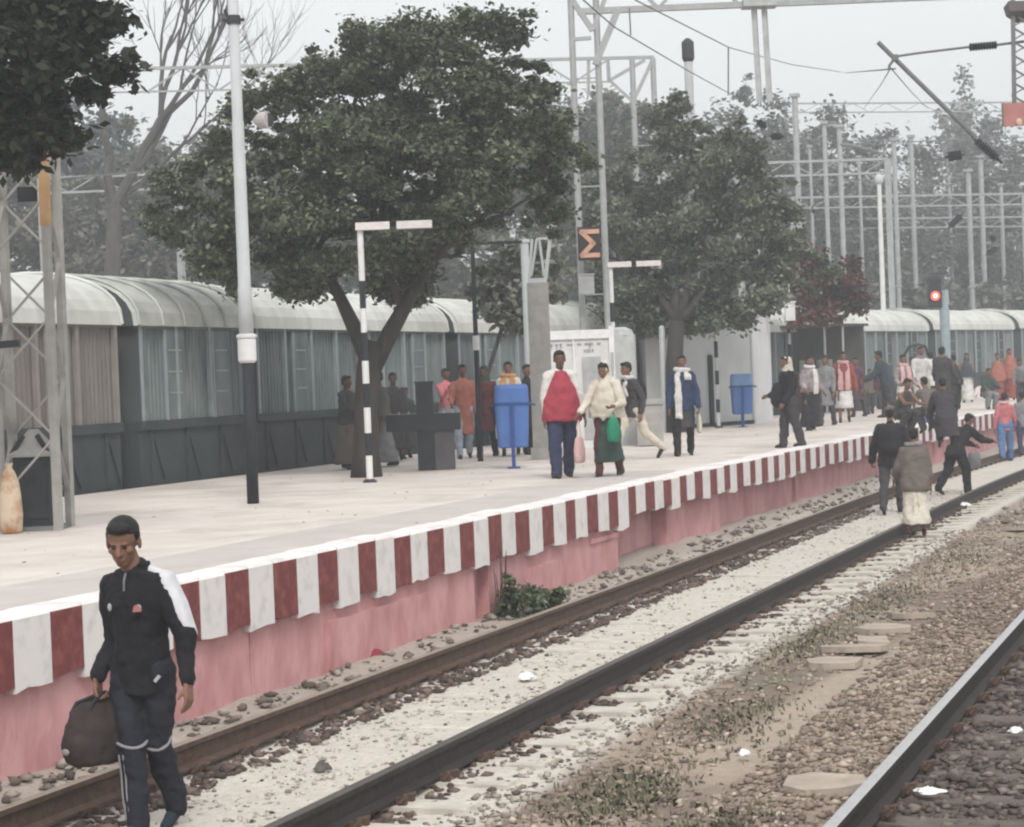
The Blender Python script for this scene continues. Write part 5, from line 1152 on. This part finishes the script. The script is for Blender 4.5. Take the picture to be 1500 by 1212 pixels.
# ---- the man in the foreground with his holdall
M_trk = cloth('black_tracksuit', (.012, .012, .015), .3); M_nav = cloth('navy_track_trousers', (.020, .021, .030), .3)
HK[0] = 1.09; HM_ = 1.745; pos = onz(219, 1222, 0)
man, mf = person(0, 0, HM_, -22, 'man in a black zip tracksuit carrying a dark holdall at the lower left', at=pos, vox=.0065,
    pose=dict(lean=3, armR=(-12, 6, 52), armL=(-2, 22, 22), legR=(11, 12), legL=(-9, 18), head=(16, 16), splay=-7.5, hoff=(.045, .02, .012)),
    wear=['gripR', ('jacket', M_trk, .017), ('trousers', M_nav)], feet=cloth('teal_black_shoe', (.02, .035, .045)), z=0)
HK[0] = 1.0; J = mf.J; H = HM_; T = mf.tor
g = MB(); n_ = J['neck']                                    # stand-up collar with its pale lining
ring = [(n_+Vector((.066*math.cos(a), .060*math.sin(a)-.004, .0)), a) for a in [R(x) for x in range(130, 411, 20)]]
for (p, a), (q, a2) in zip(ring[:-1], ring[1:]): g.cone(p+Vector((0, 0, -.03)), q+Vector((0, 0, .035)), .012, .010, 6); g.cone(p+Vector((0, 0, .03)), q+Vector((0, 0, .03)), .010, .010, 6); g.cone(p, q, .012, .012, 6)
soft(g, 'collar', M_trk, man, .007, 1)
g = MB()
for (p, a), (q, a2) in zip(ring[:-1], ring[1:]): p1 = n_+(p-n_)*.83; q1 = n_+(q-n_)*.83; g.cone(p1+Vector((0, 0, .012)), q1+Vector((0, 0, .012)), .012, .012, 6)
soft(g, 'collar_lining', cloth('grey_lining', (.34, .31, .30)), man, .008, 1)
g = MB(); g.tube([T(Vector((0, .050, .298)))+Vector((0, .014, 0)), T(Vector((0, .064, .275)))+Vector((0, .012, 0)), T(Vector((0, .068, .245)))+Vector((0, .012, 0))], .007, 8); g.build('zip', mat('zip_metal', (.14, .14, .15), rough=.4), man, local=True)
# white shoulder and upper sleeve panel on his left arm
g = MB(); a, b_ = J['shL'], J['elL']
for u in (-.5, -.17, .17, .5):
    o_ = Vector((-.030, u*.030-.012, .012)); g.cone(a+o_*.9+Vector((.02, 0, .018)), a.lerp(b_, .45)+o_*1.0, .052, .046); g.cone(a.lerp(b_, .45)+o_, a.lerp(b_, .98)+o_*1.0, .046, .032)
g.cone(n_+Vector((-.055, -.02, .0)), a+Vector((-.012, -.015, .030)), .026, .048)
soft(g, 'sleeve_panel', cloth('white_panel', (.60, .60, .63)), man, .009, 2)
def chest(x, z, r=.0): return T(Vector((x, .066 if abs(x) > .03 else .07, z)))+Vector((0, .024, 0))
M_emb = mat('emblem_thread', (.34, .34, .35), scale=60, var=.3); M_embr = mat('red_emblem_thread', (.38, .16, .15), scale=60)
g = MB(); c = T(Vector((-.05, .075, .195)))+Vector((0, .012, 0)); M0 = Matrix.Rotation(R(14), 3, 'Z')
g.ell(c-Vector((0, .008, 0)), (.017, .008, .018)); g.build('chest_emblem', M_emb, man, local=True)
g = MB(); g.prism([c+M0 @ Vector(q) for q in ((-.024, .004, -.018), (.022, .004, -.022), (.014, .004, .012), (-.004, .004, .020))], (0, .0, 0), (0, .012, 0)); g.build('chest_emblem', M_embr, man, local=True)
g = MB(); c = T(Vector((.055, .074, .195)))+Vector((0, .012, 0)); c = c-Vector((0, .008, 0)); g.ell(c, (.013, .008, .022)); g.ell(c+Vector((0, .003, -.004)), (.008, .008, .012)); g.build('chest_emblem', M_emb, man, local=True)
# trouser trims: pocket mark, pale knee bands and shin stripes
g = MB(); g.prism([J['hipL']+Vector((-.045, .088, -.03))+Vector(q) for q in ((-.03, -.01, .0), (-.005, 0, -.03), (.01, 0, -.02), (-.015, -.008, .012))], (0, 0, 0), (0, .012, 0)); g.build('pocket_mark', M_emb, man, local=True)
M_trim = cloth('grey_trim', (.26, .25, .27))
for n, sx in (('R', 1), ('L', -1)):
    kn, an, hp_ = J['kn'+n], J['an'+n], J['hip'+n]; ax = (an-kn).normalized()
    g = MB(); 
    u = Vector((1, 0, 0)); w_ = ax.cross(u).normalized(); c = kn-ax*.02; pr_ = [c+(u*math.cos(R(a))*.081+w_*math.sin(R(a))*.081)+ax*.012*math.sin(R(a*2)) for a in range(0, 361, 20)]
    g.tube(pr_, .009, 6); g.build('knee_band', M_trim, man, local=True)
    g = MB()
    for dx in (-.010, .012):
        o1 = (u*sx*.35+Vector((0, .9, 0))).normalized(); s1 = u*dx*1.2
        g.tube([kn+ax*.03+o1*.076+s1, kn.lerp(an, .35)+o1*.070+s1, kn.lerp(an, .62)+o1*.073+s1, kn.lerp(an, .93)+o1*.063+s1], .0052, 6)
    if n == 'R': g.build('shin_stripe', M_trim, man, local=True)
# holdall
hg = wpt(man, J['wrR']+Vector((0, 0, -.10))); bag = E('holdall', 'dark brown holdall hanging from the hand of the man in the black tracksuit', 'bag', hg+rt*.03-Vector((0, 0, .375)), None, man.rotation_euler.z-R(12))
M_bag = cloth('dark_brown_canvas', (.040, .030, .028), .3); g = MB(); cz = .21
g.loft([((.07, 0, .01), .09, .16), ((.06, 0, .04), .155, .22), ((.055, 0, .14), .17, .245), ((.05, 0, .25), .15, .235), ((.04, 0, .34), .10, .20), ((.03, 0, .385), .05, .14)], 24)
g.ell((.07, 0, .30), (.12, .20, .10)); g.ell((.07, -.16, .14), (.12, .09, .12)); g.ell((.07, .15, .14), (.12, .09, .12)); g.ell((.19, .02, .13), (.05, .12, .08)); g.ell((.05, .21, .15), (.09, .05, .10)); soft(g, 'body', M_bag, bag, .012, 5, .03)
g = MB()
for sx in (-.045, .085): g.tube([(sx+.03, -.15, .33), (sx+.02, -.11, .38), (.0, -.015, .432), (0, .02, .432), (sx+.02, .12, .38), (sx+.03, .16, .32)], .012, 8)
g.build('handle', M_black, bag, local=True)
g = MB(); g.tube([(.02, -.20, .30), (.035, -.07, .385), (.035, .07, .385), (.03, .2, .30)], .007, 6); g.tube([(.205, -.13, .06), (.235, -.1, .11), (.235, .1, .11), (.205, .14, .06)], .008, 6); g.build('zip', M_black, bag, local=True)
g = MB()
for y_, z_ in ((-.10, .09), (.09, .10), (.0, .07)): g.ell((.235, y_, z_), (.016, .026, .015))
bag.scale = (.92, .92, .92); g.ell((.05, .275, .12), (.03, .012, .02)); g.build('logo_patch', mat('worn_print', (.22, .20, .19)), bag, local=True)
# ---- people on the platform
c_white = cloth('white', (.62, .60, .58)); c_cream = cloth('cream', (.60, .55, .47)); c_black = cloth('black', (.018, .016, .020), .3); c_dgrey = cloth('dark_grey', (.055, .05, .055))
c_red = cloth('red', (.34, .045, .07)); c_navy = cloth('navy', (.035, .04, .085)); c_blue = cloth('blue', (.025, .042, .095)); c_green = cloth('green', (.02, .22, .13)); c_dgreen = cloth('dark_green', (.04, .065, .055))
c_orange = cloth('orange', (.36, .13, .095)); c_rust = cloth('rust', (.26, .06, .05)); c_pink = cloth('pink', (.50, .16, .18)); c_lpink = cloth('light_pink', (.58, .38, .37)); c_jean = cloth('denim', (.09, .16, .31)); c_brown = cloth('brown', (.14, .115, .10)); c_teal = cloth('dark_teal', (.04, .055, .07)); c_saff = cloth('saffron', (.55, .28, .12)); c_grey = cloth('grey', (.22, .22, .23)); c_pat = cloth('patterned', (.12, .09, .10), c2=(.42, .36, .36)); c_maroon = cloth('maroon', (.10, .03, .035)); c_skin2 = mat('dark_brown_skin', (.13, .065, .048), rough=.6, var=.08, scale=9)
V1 = .0125
t, f = person(826, 700, 1.77, 10, 'person in a wide red shawl with white sleeves and navy trousers', dict(legR=(10, 4), legL=(-10, 12), armR=(0, 10, 12), armL=(4, 17, 8)), [('cape', c_red, -.09), ('sleeves', c_white), ('loose_trousers', c_navy)], vox=V1, skin=c_skin2)
t, f = person(893, 698, 1.60, -18, 'woman in a cream shawl and dark green skirt carrying a shiny green bag', dict(lean=8, legR=(12, 6), legL=(-8, 12), armR=(20, 24, 30), armL=(20, 20, 60, 30), head=(-5, 12)), [('cape', c_cream, -.02), ('skirt', c_dgreen, .13), ('trousers', c_maroon), ('sleeves', c_cream), ('headscarf', c_cream)], vox=V1)
handbag(t, f, 'L', 'shiny green carrier bag held by the woman in the cream shawl', c_green, .28, .34, .16, 'carrier_bag', L=.06)
handbag(t, f, 'R', 'pale pink bag hanging at the left of the woman in the cream shawl', c_lpink, .34, .36, .12, 'shoulder_bag', L=.22)
t, f = person(930, 673, 1.68, -60, 'person in a dark jacket and pale scarf striding behind the woman in cream', dict(lean=10, legR=(28, 8), legL=(-22, 30), armR=(30, 8, 40), armL=(-25, 12, 40)), [('jacket', c_dgrey), ('trousers', c_cream), ('scarf', c_white, .12)], vox=V1)
backpack(t, f, 'black backpack on the striding person in a dark jacket', c_black, -1, .9)
person(856, 640, 1.72, 60, 'dark clothed person half hidden beside the white kiosk', dict(legR=(4, 2), legL=(-4, 4)), [('jacket', c_dgrey), ('trousers', c_grey)], vox=V1)
t, f = person(1003, 668, 1.70, 0, 'man in a blue jacket with a long white scarf holding a beige bag', dict(legR=(12, 6), legL=(-10, 14), armR=(4, 10, 14), armL=(6, 12, 14), splay=4), ['gripL', ('coat', c_dgrey), ('jacket', c_blue, .034), ('trousers', c_black), ('scarf', c_white, (.05, .42))], vox=V1)
handbag(t, f, 'L', 'beige cloth bag held by the man in the blue jacket', c_cream, .22, .30, .08, 'cloth_bag', L=.04)
t, f = person(1158, 656, 1.62, -75, 'person in black with a cream head scarf and a black bag slung on the back', dict(lean=3, legR=(8, 4), legL=(-8, 10), armR=(12, 6, 60), armL=(5, 6, 30)), [('jacket', c_black, .035), ('loose_trousers', c_dgrey), ('headscarf', c_cream)], vox=V1)
backpack(t, f, 'black shoulder bag on the person with the cream head scarf', c_black, 1, 1.1, 'shoulder_bag', 'bag', (.03, -.10))
person(1188, 631, 1.66, 20, 'person in grey and brown patterned clothes with a dark skirt near the stall', dict(lean=4, armR=(15, 12, 40), armL=(10, 10, 30)), [('shawl', c_pat, -.02), ('skirt', c_black, .05), ('scarf', c_white, (.3, .0))], vox=V1)
t, f = person(1212, 624, 1.68, -30, 'person in grey blue clothes just left of the red jacket', dict(), [('coat', c_grey), ('trousers', c_dgrey)], vox=V1)
person(1238, 619, 1.78, -5, 'man in an open red jacket over pink with white loose leg wraps', dict(legR=(14, 8), legL=(-14, 14), armR=(0, 16, 10), armL=(0, 16, 10)), [('kurta', c_cream), ('jacket', c_rust, .05), ('scarf', c_lpink, .34), ('dhoti', c_white, .2)], vox=V1)
# the crowd below the signal
t, f = person(1300, 612, 1.80, -110, 'tall person in a dark teal jacket leaning over luggage in the crowd', dict(lean=16, legR=(10, 6), legL=(-12, 16), armR=(40, 14, 30), armL=(30, 10, 30)), [('jacket', c_teal, .06), ('trousers', c_dgrey)], vox=V1)
backpack(t, f, 'dull red and teal bag beside the person in the dark teal jacket', cloth('plum', (.12, .06, .09)), 1, 1.1, 'shoulder_bag', 'bag', (.0, -.12))
person(1326, 622, 1.62, 15, 'woman in white and red patterned clothes with a white skirt in the crowd', dict(armR=(14, 12, 60), armL=(8, 12, 50)), [('kurta', c_pat), ('skirt', c_white, .08), ('scarf', c_lpink, .2)], vox=V1)
person(1352, 612, 1.84, 5, 'tall figure wrapped in white standing under the signal', dict(armR=(20, 12, 40), armL=(40, 16, 50)), [('kurta', c_white), ('loose_trousers', c_cream), ('headscarf', c_grey)], vox=V1)
person(1366, 606, 1.72, 170, 'person in a white shirt and dark trousers with an arm raised under the signal', dict(armR=(60, 20, 10), armL=(20, 12, 20)), [('shirt', c_white), ('trousers', c_dgrey)], vox=V1)
person(1311, 590, 1.66, 60, 'person in maroon behind the crowd, left of the white wrapped figure', dict(), [('kurta', c_maroon), ('trousers', c_grey)], vox=V1)
person(1418, 590, 1.70, -20, 'person with a triangular dark shawl over a white skirt, alone on the far platform', dict(), [('cape', c_teal, -.02), ('headscarf', c_teal), ('skirt', c_white, .05)], vox=V1)
person(1463, 588, 1.66, 10, 'woman in an orange red sari, left one of the pair at the far right', dict(), [('cape', c_orange, -.12), ('sari', c_rust, .05)], vox=V1)
person(1481, 587, 1.80, -5, 'taller woman in an orange red sari, right one of the pair at the far right', dict(), [('cape', c_orange, -.12), ('headscarf', c_orange), ('sari', c_rust, .05)], vox=V1)
person(1498, 596, 1.45, -30, 'person in grey at the right edge of the platform', dict(lean=20), [('jacket', c_grey), ('trousers', c_dgrey)], vox=V1)
rag(1437, 583, (.45, .3), .38, cloth('white_bundle', (.70, .62, .60)), 'white and pink bundle on the far platform', 'bundle', 'bundle', PZ)
b = onz(1352, 622, PZ); mb = MB(); mb.box(up(b, .16), (.75, .45, .22), YR); mb.box(up(b, .29), (.7, .4, .05), YR); mb.tube([up(b, .3)-rt*.12, up(b, .36)-rt*.1, up(b, .36)+rt*.1, up(b, .3)+rt*.12], .015, 6)
for sx in (-.3, .3): mb.tube([b+rt*sx, up(b, .06)+rt*sx], .03, 8)
tag(mb.build('suitcase', cloth('steel_blue_fabric', (.10, .14, .25))), 'blue suitcase lying near the platform edge in the crowd', 'suitcase')
b = onz(1330, 626, PZ); mb = MB(); mb.loft([(b, .16, .14), (up(b, .1), .2, .17), (up(b, .35), .17, .15), (up(b, .45), .06, .05), (up(b, .52), .09, .07)], 14); tag(mb.build('white_sack', c_white, smooth=True), 'white sack on the ground in front of the crowd', 'sack')
person(1290, 600, 1.66, 40, 'person in dark grey behind the one in the dark teal jacket', dict(lean=5, armR=(40, 10, 40)), [('jacket', c_dgrey), ('trousers', c_dgrey), ('hood', c_dgrey)], vox=V1)
person(1338, 603, 1.60, 190, 'person in a grey shawl with their back turned inside the hooped frame', dict(), [('cape', c_grey, -.1), ('loose_trousers', c_dgrey)], vox=V1)
person(1383, 612, 1.80, 150, 'tall person in a dark grey long coat right of the white figure', dict(armR=(20, 16, 30), armL=(20, 14, 30)), [('coat', c_dgrey, .04), ('trousers', c_dgrey), ('scarf', c_brown, .1)], vox=V1)
person(1401, 600, 1.62, -160, 'person in black beside the foot of the signal post', dict(lean=6), [('cape', c_black, -.08), ('loose_trousers', c_black)], vox=V1)
person(1276, 607, 1.30, 10, 'child in dusty brown clothes between the red jacket and the dark teal jacket', dict(), [('jacket', c_brown), ('trousers', c_dgrey)], vox=V1)
person(1318, 634, 1.62, 30, 'person in dark grey crouching in front of the woman with the white skirt', dict(lean=30, legR=(95, 125), legL=(88, 122), armR=(50, 10, 40), armL=(45, 10, 40)), [('cape', c_dgrey, -.06), ('loose_trousers', c_dgrey)], vox=V1)
person(1366, 630, 1.60, 200, 'person in brown crouching with their back turned beside the blue suitcase', dict(lean=28, legR=(92, 124), legL=(86, 120), armR=(45, 10, 40), armL=(45, 10, 40)), [('jacket', c_brown, .04), ('loose_trousers', c_dgrey)], vox=V1)
person(1447, 600, 1.60, 10, 'seated person in dark grey green beside the white and pink bundle', dict(lean=14, legR=(92, 110), legL=(86, 110), armR=(40, 10, 40), armL=(40, 10, 40)), [('shawl', c_dgreen, -.06), ('loose_trousers', c_grey)], vox=V1)
person(1258, 611, 1.64, -40, 'person in a dark plum coat just right of the red jacket', dict(lean=5, armR=(25, 10, 50)), [('coat', cloth('plum', (.12, .06, .09))), ('trousers', c_dgrey)], vox=V1)
# ---- people crossing the track
t, f = person(1308, 752, 1.76, 165, 'person in a black jacket and cap carrying a white bag across the track', dict(lean=8, legR=(16, 10), legL=(-14, 16), armR=(-6, 18, 20), armL=(8, 20, 14)), ['gripL', 'gripR', ('jacket', c_black, .055), ('trousers', c_dgrey), ('cap', c_brown)], z=0, vox=V1)
backpack(t, f, 'black backpack on the back of the person in the black jacket', c_black, -1, 1.15)
handbag(t, f, 'R', 'white carrier bag held low by the person in the black jacket', c_white, .30, .36, .12, 'carrier_bag', L=.08)
t, f = person(1343, 786, 1.52, 170, 'person in a brown shawl and white dhoti with maroon shoes stepping over the rail', dict(lean=10, legR=(10, 12), legL=(-8, 16), armR=(-10, 10, 10), armL=(10, 20, 20)), [('shawl', c_brown, -.12), ('dhoti', c_cream, .12), ('scarf', c_grey, .15)], z=.02, vox=V1, feet=c_maroon)
person(1388, 648, 1.58, 178, 'person in a dark grey coat crouching at the platform edge behind the track crossers', dict(lean=35, legR=(75, 120), legL=(70, 115), armR=(30, 10, 20), armL=(30, 10, 20)), [('coat', c_dgrey, .05), ('trousers', c_dgrey)], vox=V1)
t, f = person(1402, 724, 1.60, 120, 'person in black bending as they climb down to the track', dict(lean=38, legR=(22, 20), legL=(-16, 22), armR=(50, 10, 30), armL=(40, 10, 30)), [('jacket', c_black, .04), ('loose_trousers', c_black)], z=0, vox=V1)
handbag(t, f, 'L', 'grey bag held by the bending person in black', c_grey, .3, .3, .12, 'cloth_bag', L=.05)
person(1474, 675, 1.66, 172, 'person in a pink shirt and blue jeans walking beside the platform at the right', dict(legR=(14, 10), legL=(-14, 18), armR=(14, 12, 16), armL=(-10, 12, 16)), [('shirt', c_pink), ('loose_trousers', c_jean), ('scarf', c_lpink, .1)], z=0, vox=V1)
person(1500, 668, 1.62, 175, 'person in grey and dark trousers at the right edge beside the one in pink', dict(legR=(10, 8), legL=(-12, 12)), [('shirt', c_grey), ('trousers', c_navy)], z=0, vox=V1)
# ---- people around the big tree and water stand
person(512, 688, 1.56, 60, 'dark clothed person standing close behind the left side of the big tree trunk', dict(armR=(30, 20, 60), armL=(10, 14, 40)), [('shawl', c_dgrey, -.05), ('skirt', c_brown, .06)], vox=V1, skin=c_skin2)
person(562, 684, 1.62, -60, 'person in pale brown clothes standing against the right side of the trunk', dict(lean=4), [('shawl', cloth('taupe', (.12, .115, .11)), -.06), ('skirt', c_grey, .05)], vox=V1, skin=c_skin2)
person(580, 676, 1.60, 5, 'person in dark grey standing behind the water stand, left one', dict(armR=(10, 14, 20)), [('shawl', c_dgrey, -.08), ('skirt', c_dgrey, .14)], vox=V1, skin=c_skin2)
person(597, 672, 1.32, 20, 'shorter person in dark grey beside the water stand column', dict(), [('jacket', c_dgreen), ('skirt', c_dgrey, .14)], vox=V1, skin=c_skin2)
person(682, 672, 1.70, 10, 'person in an orange long shirt beside the thin black lamp post', dict(legR=(10, 6), legL=(-12, 16), armR=(20, 14, 50)), [('kurta', c_orange), ('trousers', cloth('pale_blue', (.35, .40, .48)))], vox=V1, skin=c_skin2)
person(657, 664, 1.66, 40, 'person in a pink top and grey green skirt behind the water stand trough', dict(armR=(40, 10, 90), armL=(20, 10, 90)), [('shirt', c_pink), ('skirt', c_grey, .12)], vox=V1, skin=c_skin2)
t, f = person(714, 670, 1.66, -15, 'person in dark maroon clothes holding a white carrier bag behind the black lamp post', dict(armL=(6, 12, 10)), ['gripL', ('coat', c_maroon), ('trousers', c_black), ('hood', c_dgreen)], vox=V1, skin=c_skin2)
handbag(t, f, 'L', 'white carrier bag held by the person in dark maroon', c_white, .24, .34, .08, 'carrier_bag', L=.04)
person(749, 668, 1.72, -5, 'person in white with an orange scarf behind the nearer blue bin', dict(armR=(6, 16, 20)), [('shirt', c_white), ('scarf', c_saff, .2), ('skirt', c_black, .1)], vox=V1)
person(776, 666, 1.66, 30, 'person in black between the nearer blue bin and the concrete pillar', dict(), [('coat', c_black), ('trousers', c_black)], vox=V1)

# ================================================================== HAZE
mh = bpy.data.materials.new('haze'); mh.use_nodes = True; n = mh.node_tree; n.nodes.remove(n.nodes['Principled BSDF'])
pv = n.nodes.new('ShaderNodeVolumePrincipled'); pv.inputs['Density'].default_value = .0034; pv.inputs['Color'].default_value = (.93, .95, .96, 1); pv.inputs['Anisotropy'].default_value = .2
n.links.new(pv.outputs[0], n.nodes['Material Output'].inputs['Volume'])
mb = MB(); mb.box((0, 130, 9.0), (420, 320, 22.0)); hz = mb.build('haze', mh); tag(hz, kind='stuff'); hz.display_type = 'WIRE'
hz['label'] = 'pale winter haze over the station'; hz['category'] = 'haze'
